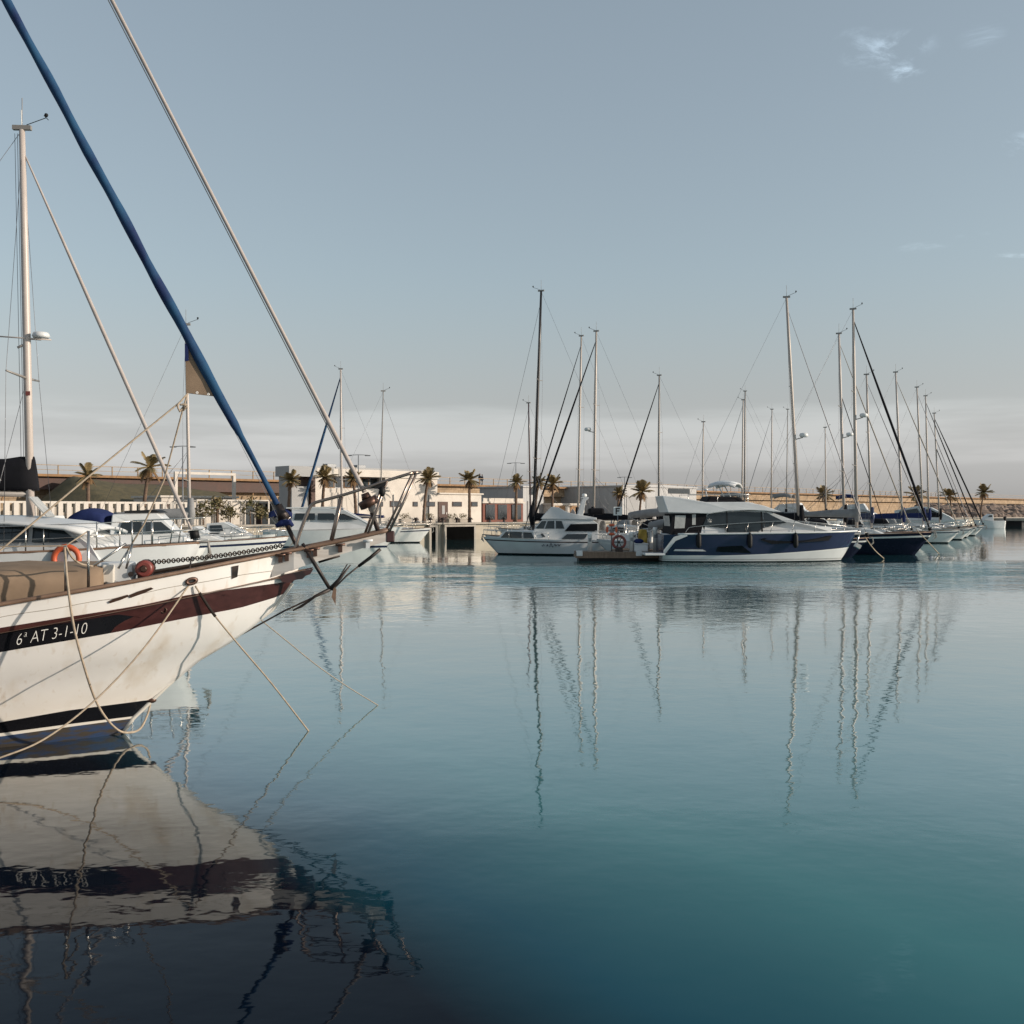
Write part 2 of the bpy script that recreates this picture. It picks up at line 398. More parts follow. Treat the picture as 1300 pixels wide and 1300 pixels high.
cam = bpy.data.cameras.new('camera'); cam.sensor_width = 36; cam.lens = 36; cam.clip_end = 20000; cam.clip_start = .1
co = bpy.data.objects.new('camera', cam); col.objects.link(co); co.location = (0,0,HC); co.rotation_euler = (pi/2,0,0)
scn.camera = co
scn.render.resolution_x = scn.render.resolution_y = 1024
scn.view_settings.view_transform = 'Standard'; scn.view_settings.look = 'None'; scn.view_settings.gamma = 1
scn.view_settings.exposure = .72

# ------------------------------------------------------------------ boat kit
def hull(parent, xs, xb, B, fbS, fbB, rows, mats, rake=.8, trans=.2, tr=.72, tm=.45, wlf=.86, nst=22, sheer_dip=.06, name='hull', pexp=1.7):
    """rows: ('a', z) or ('r', fraction of freeboard); mats[i] paints the strip above row i"""
    ts = [1-(1-i/nst)**1.25 for i in range(nst+1)]
    def sheer(t): return fbS+(fbB-fbS)*t*t - sheer_dip*sin(pi*t)
    def plan(t, tr_, p):
        if t < tm: return tr_+(1-tr_)*sin(pi/2*t/tm)
        u = (t-tm)/(1-tm); return max(0, 1-u**p)**.85
    def hb(t, z):
        s = sheer(t); k = max(0, min(1, z/s))**.8
        b = lerp(plan(t, tr*.8, pexp*.8)*wlf, plan(t, tr, pexp*1.25), k)*B/2
        if z < 0: b *= max(.05, 1+z/.6)
        return b
    def xat(t, z):
        x0 = xs+trans*(1-z/fbS); x1 = xb-rake*(1-z/fbB)**1.15 if z < fbB else xb
        return x0+(x1-x0)*t
    def zrow(r, t): return r[1](t) if r[0] == 'f' else r[1] if r[0] == 'a' else r[1]*sheer(t)
    mb = MB()
    for side in (-1, 1):
        for i in range(len(rows)-1):
            R = []
            for r in (rows[i], rows[i+1]):
                R.append([(xat(t, zrow(r,t)), side*hb(t, zrow(r,t)), zrow(r,t)) for t in ts])
            mb.grid(R, i)
    for i in range(len(rows)-1):     # transom
        z0, z1 = zrow(rows[i],0), zrow(rows[i+1],0)
        mb.add([(xat(0,z0),-hb(0,z0),z0),(xat(0,z0),hb(0,z0),z0),(xat(0,z1),hb(0,z1),z1),(xat(0,z1),-hb(0,z1),z1)], [(0,1,2,3)], i, False)
    h = mb.build(name, mats, parent)
    dk = MB(); R = []
    for t in ts:
        z = sheer(t)-.015; b = hb(t, sheer(t))-.01; x = xat(t, sheer(t))
        R.append([(x, b*q, z+.06*(1-q*q)*min(1,b)) for q in (-1,-.5,0,.5,1)])
    dk.grid(R)
    def side_at(x):                   # half breadth and height of the sheer at local x
        t = max(0, min(1, (x-xs)/(xb-xs))); return hb(t, sheer(t)), sheer(t)
    return h, dk, side_at

def guard_rail(parent, side_at, x0, x1, h=.6, n=7, inset=.06, mat_='steel', bow=None):
    """stanchions with two wires on each side"""
    for s in (-1, 1):
        mb = MB(); top = []; midl = []
        for i in range(n):
            x = lerp(x0, x1, i/(n-1)); b, z = side_at(x)
            p = Vector((x, s*max(.03, b-inset), z)); mb.tube([p, p+Vector((0,0,h))], .014, 5)
            top.append(p+Vector((0,0,h))); midl.append(p+Vector((0,0,h*.5)))
        mb.tube(top, .009, 5); mb.tube(midl, .009, 5)
        mb.build('guard_rail', mat_, parent)
def bow_pulpit(parent, side_at, xb, h=.62, back=1.3):
    mb = MB()
    for zz in (h, h*.55):
        pts = []
        for k in range(13):
            u = k/12*2-1; x = xb-.05-back*abs(u)**1.4
            b, z = side_at(x); pts.append((x+ (.15 if abs(u) < .6 else 0), (1 if u > 0 else -1)*max(.0, min(b-.04, abs(u)*(b+.25))), z+zz))
        mb.tube(spline(pts, 3), .016, 6)
    for u in (-1, -.55, .55, 1):
        x = xb-.05-back*abs(u)**1.4; b, z = side_at(x)
        y = (1 if u > 0 else -1)*min(b-.04, abs(u)*(b+.25))
        mb.tube([(x,y,z),(x+(.1 if abs(u)<.6 else 0),y,z+h)], .016, 6)
    return mb.build('pulpit', 'steel', parent)

def sailboat(label, mpx, tpx, tpy, D, head, L, J, B=3.4, fb=1.15, hullmats=('antired','black','gel','navy','gel'), mastmat='alu', mr=.085,
             stay=('wire', .012), cover='bkcanvas', hood='bkcanvas', radar=None, by=None, group='sailing boats on the berths', cabin=True, spreaders=2, stay2=None,
             name='sailboat', boom=True, mastname='mast', fbs=None, coverwrap=True, backstay=True, glass='glass', rails=True, shroud_r=.007, E=None, cabinh=.42, flagged=False):
    """mast foot seen at pixel column mpx at distance D; masthead at (tpx,tpy)"""
    a = radians(head); base = px(mpx, 650, D); base.z = 0
    r = thing(name, label, 'sailboat', base, a, group)
    fbs = fbs or fb*.85
    h, dk, side = hull(r, J-L, J, B, fbs, fb, [('a',-.5),('a',.0),('a',.10),('r',.80),('r',.88),('r',1.)], list(hullmats), rake=.9+.1*J/4, trans=-.45, tr=.7)
    dk.build('deck', 'deck', r)
    m = MB()    # toe rail
    for s in (-1,1):
        m.tube([(x, s*(side(x)[0]-.02), side(x)[1]+.02) for x in [lerp(J-L+.1, J-.03, i/16) for i in range(17)]], .03, 5)
    m.build('toe_rail', 'teak', r)
    zf = side(0)[1]
    if cabin:
        x0, x1 = -L*.36, J*.42; zc = zf+cabinh
        poly = [(x0, zf-.05),(x0, zc+.06),(x0+.5,zc+.09),(-.3,zc+.03),(x1-.9,zc-.08),(x1,zf-.02)]
        hw = lambda x, z: (side(x)[0]*.66)*(1-.25*max(0,(z-zf))/.5)
        cb = MB().prism(poly, hw).build('cabin', 'gel', r, bevel=.05)
        xx = x0+.35
        for k in range(4):
            w = (x1-1.1-x0)/4.6
            for s in (-1,1):
                z0, z1 = zf+.12, zf+cabinh-.10
                MB().panel([(xx+.05,z0),(xx,z1),(xx+w*.8,z1-.02),(xx+w*.85,z0)], hw, s, .012).build('window', glass, cb)
            xx += w
        MB().box((x1-.75*(x1+.3)/2,0,zf+cabinh-.0),(.5,.5,.06)).build('hatch', 'glass2', cb, bevel=.01)
    else: zc = zf
    # cockpit: coamings, wheel arch / spray hood
    xc = -L*.36; m = MB()
    for s in (-1,1): m.box((xc-1.4, s*B*.30, zf+.16),(2.4,.18,.34))
    m.build('coaming', 'gel2', r, bevel=.04)
    if hood:
        m = MB(); R = []
        for i, (x, hh) in enumerate(((xc+.75,.10),(xc+.55,.42),(xc+.2,.72),(xc-.5,.80),(xc-.75,.74))):
            R.append([(x, B*.31*cos(pi*q/10), zc+hh*sin(pi*q/10)**.45 if 0<q<10 else zc-.05) for q in range(11)])
        m.grid(R); hd = m.build('spray_hood', hood, r)
        sol = hd.modifiers.new('s','SOLIDIFY'); sol.thickness = .02
        MB().add([(xc+.70,-.5,zc+.22),(xc+.70,.5,zc+.22),(xc+.46,.42,zc+.60),(xc+.46,-.42,zc+.60)],[(0,1,2,3)],0,False).build('hood_window','clear',hd)
    if L > 9:
        m = MB(); m.torus((J-L+1.5,0,zf+.75),.42,.018,'x'); m.tube([(J-L+1.5,0,zf-.1),(J-L+1.5,0,zf+.75)],.06,6)
        m.build('steering_wheel','steel',r)
    # rig
    H = HC-(tpy-650)/F*D
    lean = Vector(((tpx-mpx)/F*D, 0, 0)); lean.rotate(Matrix.Rotation(-a, 3, 'Z'))
    top = Vector((lean.x, lean.y, H))
    def mp(z): return Vector((lean.x*z/H, lean.y*z/H, z))
    ms = MB().tube([mp(zc-.05), mp(H*.5), mp(H*.8), mp(H)], [mr, mr, mr*.9, mr*.7], 10).build(mastname, mastmat, r)
    m = MB(); m.box(top+Vector((0,0,.05)),(.42,.10,.10)); m.tube([top+Vector((0,0,.1)), top+Vector((0,0,.75))], .010, 4)
    m.build('masthead', 'alug', ms)
    m = MB(); m.tube([top+Vector((.1,0,.12)), top+Vector((.55,0,.30))], .010, 4); m.tube([top+Vector((.55,-.13,.30)), top+Vector((.55,.13,.30))], .012, 4); m.ball(top+Vector((.55,0,.36)), .05, 6, 4)
    m.build('wind_vane', 'rubber', ms)
    sps = []
    for k in range(spreaders):
        z = H*( [.5] if spreaders == 1 else [.36,.66] )[k]; w = .95 if k == 0 else .72
        for s in (-1,1):
            p = mp(z)+Vector((-.10, s*w, .06)); sps.append((s,p))
            MB().tube([mp(z), p], [.035,.022], 6).build('spreader', 'alug', ms)
    for s in (-1,1):
        pts = [mp(H*.97)]+[p for q,p in reversed(sps) if q == s]+[Vector((-.05, s*(side(0)[0]-.08), zf))]
        MB().tube(pts, shroud_r, 5).build('shroud', 'wire', r)
        MB().tube([mp(sps[0][1].z) if sps else mp(H*.5), Vector((-.5, s*(side(-.5)[0]-.08), zf))], shroud_r, 5).build('shroud', 'wire', r)
    tack = Vector((J-.12, 0, fb+.12))
    f = MB(); hp = mp(H*.96); pts = [hp.lerp(tack, i/24) for i in range(25)]
    if stay[1] > .02: f.tube(pts, [stay[1]*(.45+.75*min(1, i/10))*(1 if i < 23 else .6) for i in range(25)], 8)
    else: f.tube(pts, stay[1], 5)
    fs = f.build('forestay', stay[0], r)
    if stay[1] > .02:
        MB().tube([tack, tack+Vector((-.04,0,.22))], .11, 10).build('furling_drum', 'rubber', fs)
    if stay2:
        MB().tube([mp(H*.72), Vector((J*.62,0,side(J*.62)[1]))], stay2[1], 6).build('forestay', stay2[0], r)
    if backstay: MB().tube([top, Vector((J-L+.15,0,fbs))], shroud_r, 5).build('backstay', 'wire', r)
    if boom:
        E = E or min(L*.38, L-J-1.2); zb = zc+.75
        bm = MB().tube([(-.12,0,zb),(-E,0,zb+.10)], .075, 8).build('boom', 'alug', r)
        if cover:
            m = MB(); R = []; nn = 14
            for i in range(nn+1):
                u = i/nn; x = -.05-u*(E-.15); hh = lerp(.62,.24,u**.8)*(1+.06*sin(9*u+E)); w = lerp(.17,.12,u)
                zz = zb-.08+.10*u
                R.append([(x, w*sin(2*pi*q/12)*(1 if cos(2*pi*q/12) < .2 else .55), zz+hh*(.5-.5*cos(pi-2*pi*q/12)) if True else 0) for q in range(12)])
            m.grid(R, closed=True); n0 = len(R[0])
            m.f += [list(range(n0)), list(range(nn*n0,(nn+1)*n0))]; m.mi += [0,0]; m.sm += [False,False]
            if coverwrap: m.tube([(.0,0,zb-.35),(.02,0,zb+.2),(.0,0,zb+.95)], [.14,.20,.13], 10)
            m.build('sail_cover', cover, bm)
            m = MB()
            for s in (-1,1):
                for k in (.35,.7): m.tube([mp(zb+3.2), (-E*k, s*.15, zb+.25)], .006, 4)
            m.build('lazy_jack', 'wire', bm)
    if radar:
        z = HC-(radar-650)/F*D
        m = MB(); m.tube([mp(z)+Vector((.55,0,-.10)), mp(z)+Vector((.55,0,.02)), mp(z)+Vector((.55,0,.13)), mp(z)+Vector((.55,0,.15))], [.22,.27,.22,.1], 14)
        m.build('radar_dome','gel',ms)
        MB().tube([mp(z)+Vector((0,0,-.25)), mp(z)+Vector((.5,0,-.12))], .03, 5).build('radar_bracket','alug',ms)
    bow_pulpit(r, side, J)
    if rails:
        guard_rail(r, side, J-L+.4, J-1.6, n=7)
    m = MB(); m.tube([(J-.35,0,fb+.03),(J+.18,0,fb+.04),(J+.22,0,fb-.28)], [.04,.04,.05], 6)
    m.add([(J+.20,-.16,fb-.22),(J+.20,.16,fb-.22),(J+.02,0,fb-.5),(J+.27,0,fb-.3)],[(0,1,3),(1,2,3),(2,0,3),(0,2,1)],0,False)
    m.build('anchor','alug',r)
    return r, side, zf

W = 'wire'
NAV = ('antired','darknavy','darknavy','gel','darknavy')
# ---- boats on the left of the floating pontoon, bows to the left
LG = 'sailing boats with bows pointing left'
sailboat('sailboat with tall black carbon mast and black boom cover behind the white flybridge cruiser', 676, 687, 370, 67.5, 163, 11, 3.3, mastmat='mastdark', mr=.10, group=LG, hood='grcanvas', stay=(W,.012), E=3.2)
sailboat('white sailboat whose tall pale mast carries a small radar dome, dark furled headsail slanting left', 753, 757, 421, 76, 157, 12.2, 5.2, mastmat='alu', mr=.10, stay=('bkcanvas', .065), radar=545, group=LG)
sailboat('white sailboat with slim pale mast just left of the radar dome mast, thin dark stay', 733, 738, 427, 84, 157, 11.5, 4.8, mr=.09, stay=('bkcanvas', .05), group=LG, hood='grcanvas')
sailboat('sailboat with single grey mast and dark furled sail rising over the grey awning', 836, 837, 477, 89, 155, 11, 4.4, mastmat='alug', mr=.09, stay=('bkcanvas', .06), group=LG)
sailboat('small sailboat with short brown tinted mast seen left of the black mast', 674, 671, 512, 97, 158, 8.5, 3.4, B=2.9, mastmat='mahog', mr=.08, group=LG, hood=None, spreaders=1)
sailboat('distant sailboat with slender bare mast above the back of the navy yacht', 891, 893, 536, 104, 155, 8.5, 3.3, B=2.9, mr=.075, group=LG, hood=None, spreaders=1)
sailboat('distant sailboat, the taller of the close pair of masts over the navy yacht cabin', 945, 946, 497, 119, 155, 12, 4.6, mr=.10, group=LG, mastmat='alug')
sailboat('distant sailboat, the lower of the close pair of masts over the navy yacht cabin', 941.5, 943.5, 508, 112, 155, 11, 4.2, mr=.09, group=LG)
sailboat('distant sailboat with thin mast and a stay crossing left over the navy yacht windscreen', 979, 980, 520, 128, 155, 10, 4.2, mr=.08, group=LG, spreaders=1, stay=(W,.03))
sailboat('distant sailboat with grey needle thin mast next to the leaning radar mast', 998, 1000, 520, 134, 155, 10, 4, mr=.065, group=LG, mastmat='alug', spreaders=1)
# ---- boats on the right, bows to the right and towards the camera
RG = 'sailing boats with bows pointing right'
sailboat('sailboat with the tallest mast, leaning left and carrying a radar dome, black boom cover', 1017, 998.5, 378, 61.5, -12, 12.0, 3.9, mr=.105, mastmat='alu', radar=553, stay=(W,.022), group=RG, hood=None, hullmats=NAV)
sailboat('dark navy sailboat with white stripe and dark green furled headsail down to its bow', 1088, 1083, 393, 66, -25, 12.4, 4.5, fb=1.42, hullmats=NAV, mr=.105, mastmat='alu', radar=528, stay=('bkcanvas', .065), cover='grcanvas', group=RG)
sailboat('black hulled sailboat behind the navy one, its white mast with low radar dome', 1073, 1065, 424, 74, -25, 12, 4.6, fb=1.3, hullmats=NAV, mr=.105, mastmat='mastwhite', radar=552, stay=('ropeg', .035), group=RG, stay2=('bkcanvas',.03))
sailboat('white sailboat with pale slender mast right beside the navy sailboat rigging', 1107, 1100, 476, 82, -25, 11, 4.4, mr=.09, stay=(W,.03), group=RG, cover='navy')
sailboat('white sailboat with black framed sprayhood window and mast over the navy bow', 1147, 1137, 473, 90, -25, 11.4, 4.6, mr=.095, mastmat='mastwhite', stay=('ropeg', .04), group=RG, cover='bluecov')
sailboat('white sailboat with royal blue sail cover, left one of the three close right end masts', 1173, 1164, 492, 101, -25, 11, 4.4, mr=.09, stay=(W,.03), group=RG, cover='bluecov')
sailboat('white sailboat with dark furled headsail, middle one of the three close right end masts', 1180, 1175, 503, 109, -25, 11.2, 4.6, mr=.09, stay=('bkcanvas', .05), group=RG, cover='bluecov', hood='grcanvas')
sailboat('white sailboat with two dark stays, outermost mast at the right end of the berths', 1194, 1186, 525, 118, -25, 11, 4.6, mr=.085, stay=('bkcanvas', .07), group=RG, hood='grcanvas', stay2=('bkcanvas',.05))
sailboat('distant sailboat with short lone mast standing before the breakwater palm', 1049, 1047.5, 543, 122, -25, 8.5, 3.4, B=2.9, mr=.075, group=RG, spreaders=1)
# ---- boats left, behind the classic boat
BG = 'sailing boats behind the classic boat'
sailboat('sailboat with slim mast and wide crosstrees behind the tan sail corner', 242, 236, 413, 49, 8, 9.5, 4.6, B=3.0, fb=1.5, fbs=1.25, mr=.08, mastmat='mastwhite', stay=(W,.012), group=BG, cover='grcanvas', hood='bkcanvas')
sailboat('sailboat with royal blue boom cover and blue furled headsail before the white clubhouse', 434, 432.5, 469, 92, 172, 10.5, 4.4, mr=.10, mastmat='mastwhite', stay=('bcanvas', .10), group=BG, cover='bluecov', hood=None)
sailboat('sailboat with thin unstayed looking mast and white bow in front of the clubhouse quay', 482, 486.5, 497, 90, 5, 10, 4.5, mr=.055, mastmat='alug', group=BG, hood='grcanvas', fb=1.3, cover=None)
# ---- large motorsailer close behind the classic boat
r, side, zf = sailboat('white motorsailer with thick mast and black sail cover behind the classic boat', 42, 28, 165, 24, 4, 11, 3.85, B=3.5, fb=1.95, fbs=1.75, mr=.092,
    mastmat='mastwhite', stay=('whitesail', .04), hullmats=('antired','black','gel2','gel2','gel2'), radar=None, cover=None, hood=None, cabin=False, group=BG, spreaders=1, shroud_r=.006, boom=False, cabinh=.4)
def motorsailer_cabin(r, side):
    hw = lambda x, z: 1.28-.22*max(0, z-1.9)-.05*max(0, x)
    roof = MB(); P = []
    for x, z in ((-5,2.62),(-3,2.66),(0,2.62),(1.2,2.5),(1.75,2.36)):
        P.append([(x, y*1.42, z-.14*abs(y)**2.4) for y in (-1,-.85,-.5,0,.5,.85,1)])
    roof.grid(P); rf = roof.build('cabin_roof', 'gel2', r); so = rf.modifiers.new('s','SOLIDIFY'); so.thickness = .07
    cb = MB().prism([(-5,1.6),(-5,2.45),(1.0,2.45),(1.7,1.95),(1.9,1.6)], hw).build('cabin', 'gel2', r)
    for s in (-1,1):
        for a, b in ((-2.2,-.9),(-.8,.35)):
            MB().panel([(a,2.02),(a,2.38),(b,2.38),(b,2.02)], hw, s, .015).build('window','glass',cb)
        MB().panel([(.45,2.02),(.45,2.38),(.98,2.38),(1.45,2.02)], hw, s, .015).build('window','glass2',cb)
    ms = [o for o in r.children if o.name.startswith('mast')][0]
    bm = MB().tube([(-.1,0,3.12),(-4.5,0,3.2)], .07, 8).build('boom','alug',r)
    cv = MB(); R = []
    for i in range(15):
        u = i/14; x = .13-u*4.6; hh = lerp(.80,.52,u)+.02*sin(i*2.1); w = .13*(1 if i else .5)
        R.append([(x+.03*q, y*w*(1+.1*sin(i*1.7+z*3)), 3.20+hh*z) for q,(y,z) in enumerate(((-.6,0),(-1,.12),(-1.05,.5),(-.6,.9),(-.12,1),(.12,1),(.6,.9),(1.05,.5),(1,.12),(.6,0)))])
        R[-1] = [(lerp(x,x-.10,z_) , y_, z_v) for (x_,y_,z_v),z_ in zip(R[-1],(0,.12,.5,.9,1,1,.9,.5,.12,0))]
    cv.grid(R, closed=True); cv.f.append(list(range(10))); cv.mi.append(0); cv.sm.append(False)
    c = cv.build('sail_cover','bkcanvas',bm)
    # small white diamond mark on the cover
    e = MB(); cx, cz, yy = -.72, 3.44, -.185
    for q in ((0,.09),(.0,.045)):
        pass
    e.tube([(cx-.06,yy,cz),(cx,yy,cz+.08),(cx+.06,yy,cz),(cx,yy,cz-.08),(cx-.06,yy,cz)], .009, 4); e.box((cx,yy,cz),(.03,.01,.035))
    e.build('emblem','letter',c)
    # radar, spreader lamps
    def at(y, dx): return Vector((dx-(14/F*24)*((650-y)/485), 0, HC-(y-650)/F*24))
    m = MB(); c0 = at(425, .30)
    m.tube([c0+Vector((0,0,-.075)), c0+Vector((0,0,-.03)), c0+Vector((0,0,.05)), c0+Vector((0,0,.07))], [.17,.20,.17,.08], 18)
    m.build('radar_dome','gel2',ms)
    MB().tube([at(430,0), at(431,.3)], .025, 6).build('radar_bracket','alug',ms)
    m = MB(); c1 = at(430,0)
    m.tube([c1+Vector((-1.0,-.1,.05)), c1+Vector((.55,-.05,-.03))], .018, 6); m.tube([c1+Vector((-.22,-.05,-.22)), c1+Vector((.0,0,-.1))], .03, 6)
    m.tube([c1+Vector((-.75,-.1,.04)), c1+Vector((-.75,-.1,.10))], .03, 6)
    m.build('spreader','mastwhite',ms)
    m = MB(); m.box(at(500,0)+Vector((0,-.098,0)),(.10,.012,.10)); m.build('red_sticker','red',ms)
    m = MB()
    for dx in (-.16,-.10,-.06): m.tube([at(170,dx), at(600,dx-.08)], .006, 4)
    m.build('halyard','wire',ms)
    m = MB(); m.tube([at(165,0), at(140,0)], .010, 4); m.build('antenna','gel',ms)
    m = MB(); b_ = side(1.25)[0]; m.torus((1.25,-b_-.09,1.66),.27,.065,'y',28,8); bu = m.build('buoy','orange',None); bu.location = r.matrix_basis.translation; bu.rotation_euler = r.rotation_euler; bu.name = 'lifebuoy'; tag(bu, 'orange lifebuoy hanging on the white motorsailer side above the tan cover', 'lifebuoy')
    # solar panel on the roof and side posts
    m = MB(); m.box((.35,-.4,2.82),(.6,.5,.03), 0, 0, radians(48)); m.build('hatch','clear',r)
    m = MB()
    for x in (-4,-2.6,-1.2,.4,1.8,2.9):
        b, z = side(x); m.tube([(x,-b+.05,z),(x,-b+.05,z+.62)], .016, 6)
    m.tube([(x,-side(x)[0]+.05,side(x)[1]+.6) for x in (-4,-2.6,-1.2,.4,1.8,2.9)], .012, 6)
    m.build('grab_rail','steel',r)
motorsailer_cabin(r, side)
# ------------------------------------------------------------------ navy motor yacht (traced in its own side plane)
def navy_yacht():
    D = 54.9; S = .2308*D/F
    ox = (842-650)/F*D
    r = thing('motor_yacht', 'navy blue motor yacht with grey hardtop, dark windows and white lower hull', 'motor yacht', (ox, D+1.6, 0), radians(1.5))
    def q(u, v): return ((u-95)*S, (490-v)*S)
    XB = q(1228,0)[0]; GZ = 1.56
    B = 3.5
    rows = [('a',-.4),('a',.0),('a',.05),('a',.11),('a',.17),('a',.20),('f',lambda t: .31+.40*max(0,(t-.30)/.70)**1.4),('f',lambda t: .36+.40*max(0,(t-.30)/.70)**1.4),('r',1.)]
    h, dk, side = hull(r, 0, XB, B, 1.48, 1.62, rows, ['antired','black','gel2','shedgrey','gel2','gel2','gel','navy'], rake=.95, trans=.0, tr=.88, tm=.5, wlf=.84, sheer_dip=-.02, pexp=2.1)
    dk.build('deck', 'gel2', r)
    pl = lambda x: side(max(0,min(XB-.01,x)))[0]
    hs = lambda x, z: pl(x)*(.84+.16*max(0,min(1,z/1.55))**.8)
    # white gunwale and stern quarter
    m = MB()
    for s in (-1,1):
        m.tube([(x, s*(pl(x)-.0), side(x)[1]+.03) for x in [lerp(.75, XB-.02, i/24) for i in range(25)]], .055, 6)
    m.build('gunwale', 'gel2', r)
    m = MB()
    for s in (-1,1):
        m.panel([q(96,445),q(104,445),q(160,372),q(225,345),q(215,330),q(150,350),q(96,425)], lambda x,z: hs(x,z)-.01, s, .05)
    m.build('stern_quarter', 'gel2', r)
    MB().box((-.45,0,.42),(1.1,2.9,.12)).build('swim_platform','gel2',r,bevel=.03)
    for s in (-1,1):
        w = MB(); w.panel([q(385,432),q(392,405),q(525,398),q(580,440)], hs, s, .02); w.build('hull_window','hullglass',h)
        w = MB(); w.panel([q(625,366),q(640,358),q(1042,345),q(1020,372),q(850,382),q(690,390)], lambda x,z: hs(x,z)+.0, s, .03); w.build('hull_window','hullglass',h)
        w = MB(); w.panel([q(150,428),q(160,418),q(310,420),q(330,430)], hs, s, .02); w.build('hull_stripe','gel2',h)
    # cabin
    def hw(x, z): return max(.15, min(1.42, pl(x)*.84) - .16*max(0, z-1.5))
    body = [q(300,345), q(322,240), q(345,212), q(640,205), q(690,212), q(872,276), q(890,280), q(1046,296), q(1052,328)]
    cb = MB().prism(body, hw).build('cabin', 'gel2', r, bevel=.03)
    for s in (-1,1):
        MB().panel([q(318,285),q(345,226),q(420,216),q(545,210),q(650,215),q(655,300),q(620,322),q(450,324),q(440,302),q(312,290)], hw, s, .015).build('window','glass2',cb)
        MB().panel([q(655,215),q(672,216),q(782,272),q(660,297)], hw, s, .018).build('window','glass',cb)
        for (u,w_) in ((448,6),(640,8)):
            MB().panel([q(u,212),q(u+w_,212),q(u+w_,322),q(u,322)], hw, s, .026).build('window_bar','rubber',cb)
    # sloping windscreen laid on the cabin front
    p0, p1 = q(705,213), q(868,273)
    n = Vector((p0[1]-p1[1],0,p1[0]-p0[0])).normalized()*.02
    m = MB(); k = []
    for (x,z),t in ((p0,1),(p1,1)):
        for y in (-1,-.05,.05,1): k.append(Vector((x, y*(hw(x,z)-.10), z))+n)
    m.add(k, [(0,1,5,4),(2,3,7,6)], 0, False)
    wsn = m.build('windscreen','glass2',cb); sl = wsn.modifiers.new('s','SOLIDIFY'); sl.thickness = .03
    m = MB(); m.box(((p0[0]+p1[0])/2,0,(p0[1]+p1[1])/2+.03),(.9,.08,.03),0,0,atan2(p0[1]-p1[1],p1[0]-p0[0])); m.build('window_bar','gel',cb)
    x, z = q(965,286); MB().box((x,0,z+.02),(.6,.6,.05)).build('hatch','glass',cb,bevel=.015)
    # flybridge and hardtop shell
    top = [q(120,216),q(92,122),q(175,130),q(330,158),q(560,157),q(655,178),q(748,212),q(700,211),q(655,206),q(570,203),q(460,206),q(345,222)]
    hf = lambda x, z: max(.3, min(1.55, pl(x)*.9))-.22*max(0,z-2.7)
    MB().prism(top, hf).build('hardtop', 'gel2', r, bevel=.04)
    m = MB(); x0 = q(330,0)[0]; x1 = q(560,0)[0]
    zt = q(0,158)[1]
    m.add([(x0+.1,-1.1,zt),(x1,-1.0,zt),(x1,1.0,zt),(x0+.1,1.1,zt),(x0+.3,-1.0,zt+.34),(x1-.25,-.9,zt+.28),(x1-.25,.9,zt+.28),(x0+.3,1.0,zt+.34)],
          [(0,1,5,4),(1,2,6,5),(2,3,7,6),(3,0,4,7),(4,5,6,7)],0,False)
    m.build('flybridge_cover','bkcanvas',r,bevel=.08)
    m = MB(); pts = [(q(u,0)[0], y, zt+.42) for u,y in ((235,-1.25),(400,-1.25),(575,-1.1),(600,0),(575,1.1),(400,1.25),(235,1.25))]
    m.tube(spline(pts,4), .018, 6)
    for p in pts: m.tube([Vector(p)-Vector((0,0,.5)), p], .016, 6)
    m.build('flybridge_rail','steel',r)
    # aft canvas enclosure with clear panes
    he = lambda x, z: 1.36-.10*(z-1.5)
    en = MB().prism([q(135,340),q(150,222),q(340,222),q(318,345)], he).build('aft_canopy','bkcanvas',r)
    for s in (-1,1):
        for pl_ in ([q(157,304),q(163,232),q(222,232),q(214,302)],[q(256,284),q(258,226),q(278,226),q(276,284)]):
            MB().panel(pl_, he, s, .012).build('canopy_window','clear',en)
    xa = q(142,0)[0]
    MB().box((xa-.02,0,2.15),(.03,1.8,.7),0,0,-.12).build('canopy_window','clear',en)
    # small white club mark on the side window
    e = MB(); x, z = q(352,257); y = -(hw(x,z)+.03)
    e.tube([(x-.10,y,z+.02),(x-.04,y,z-.06),(x,y,z+.08),(x+.04,y,z-.06),(x+.10,y,z+.02)], .016, 5); e.tube([(x-.11,y,z-.10),(x+.11,y,z-.10)], .014, 5)
    e.build('emblem','letter',cb)
    # side rails
    for s in (-1,1):
        m = MB()
        P = [q(215,330),q(228,310),q(260,296),q(440,282),q(600,272),q(770,264),q(900,270),q(1050,285),q(1185,300)]
        pts = [(x, s*(max(.1,pl(x)-.10)), z+.02) for x,z in P]
        m.tube(spline(pts,3), .018, 6)
        for u,v in ((430,318),(545,322),(680,322),(800,320),(930,320),(1060,320)):
            x, z = q(u,v); m.tube([(x, s*(max(.1,pl(x)-.10)), 1.5),(x+.18, s*max(.1,(pl(x+.18)-.10)), interp([(a,b+.02) for a,b in P], x+.18))], .016, 6)
        m.build('guard_rail','steel',r)
    m = MB(); m.box((XB-.08,0,1.50),(.5,.28,.10)); m.tube([(XB+.12,0,1.5),(XB-.08,0,.75)],.05,6); m.box((XB+.02,0,.82),(.30,.30,.22),0,0,.5)
    m.build('anchor','steel',r)
    for u, lab in ((285,'aftmost black fender hanging on the navy yacht side'),(565,'middle black fender hanging under the big yacht window'),(820,'foremost black fender hanging over the long dark hull window')):
        x, z = q(u, 360); y = -(hs(x, .9)+.16)
        w = r.matrix_basis @ Vector((x, y, 0))
        t = thing('fender', lab, 'fender', Vector((w.x,w.y,.75)), 0, 'black fenders on the navy yacht')
        m = MB(); m.tube([(0,0,.02),(0,0,.06),(0,0,.16),(0,0,.62),(0,0,.74),(0,0,.84)], [.05,.10,.135,.135,.09,.04], 12); m.build('body','rubber',t)
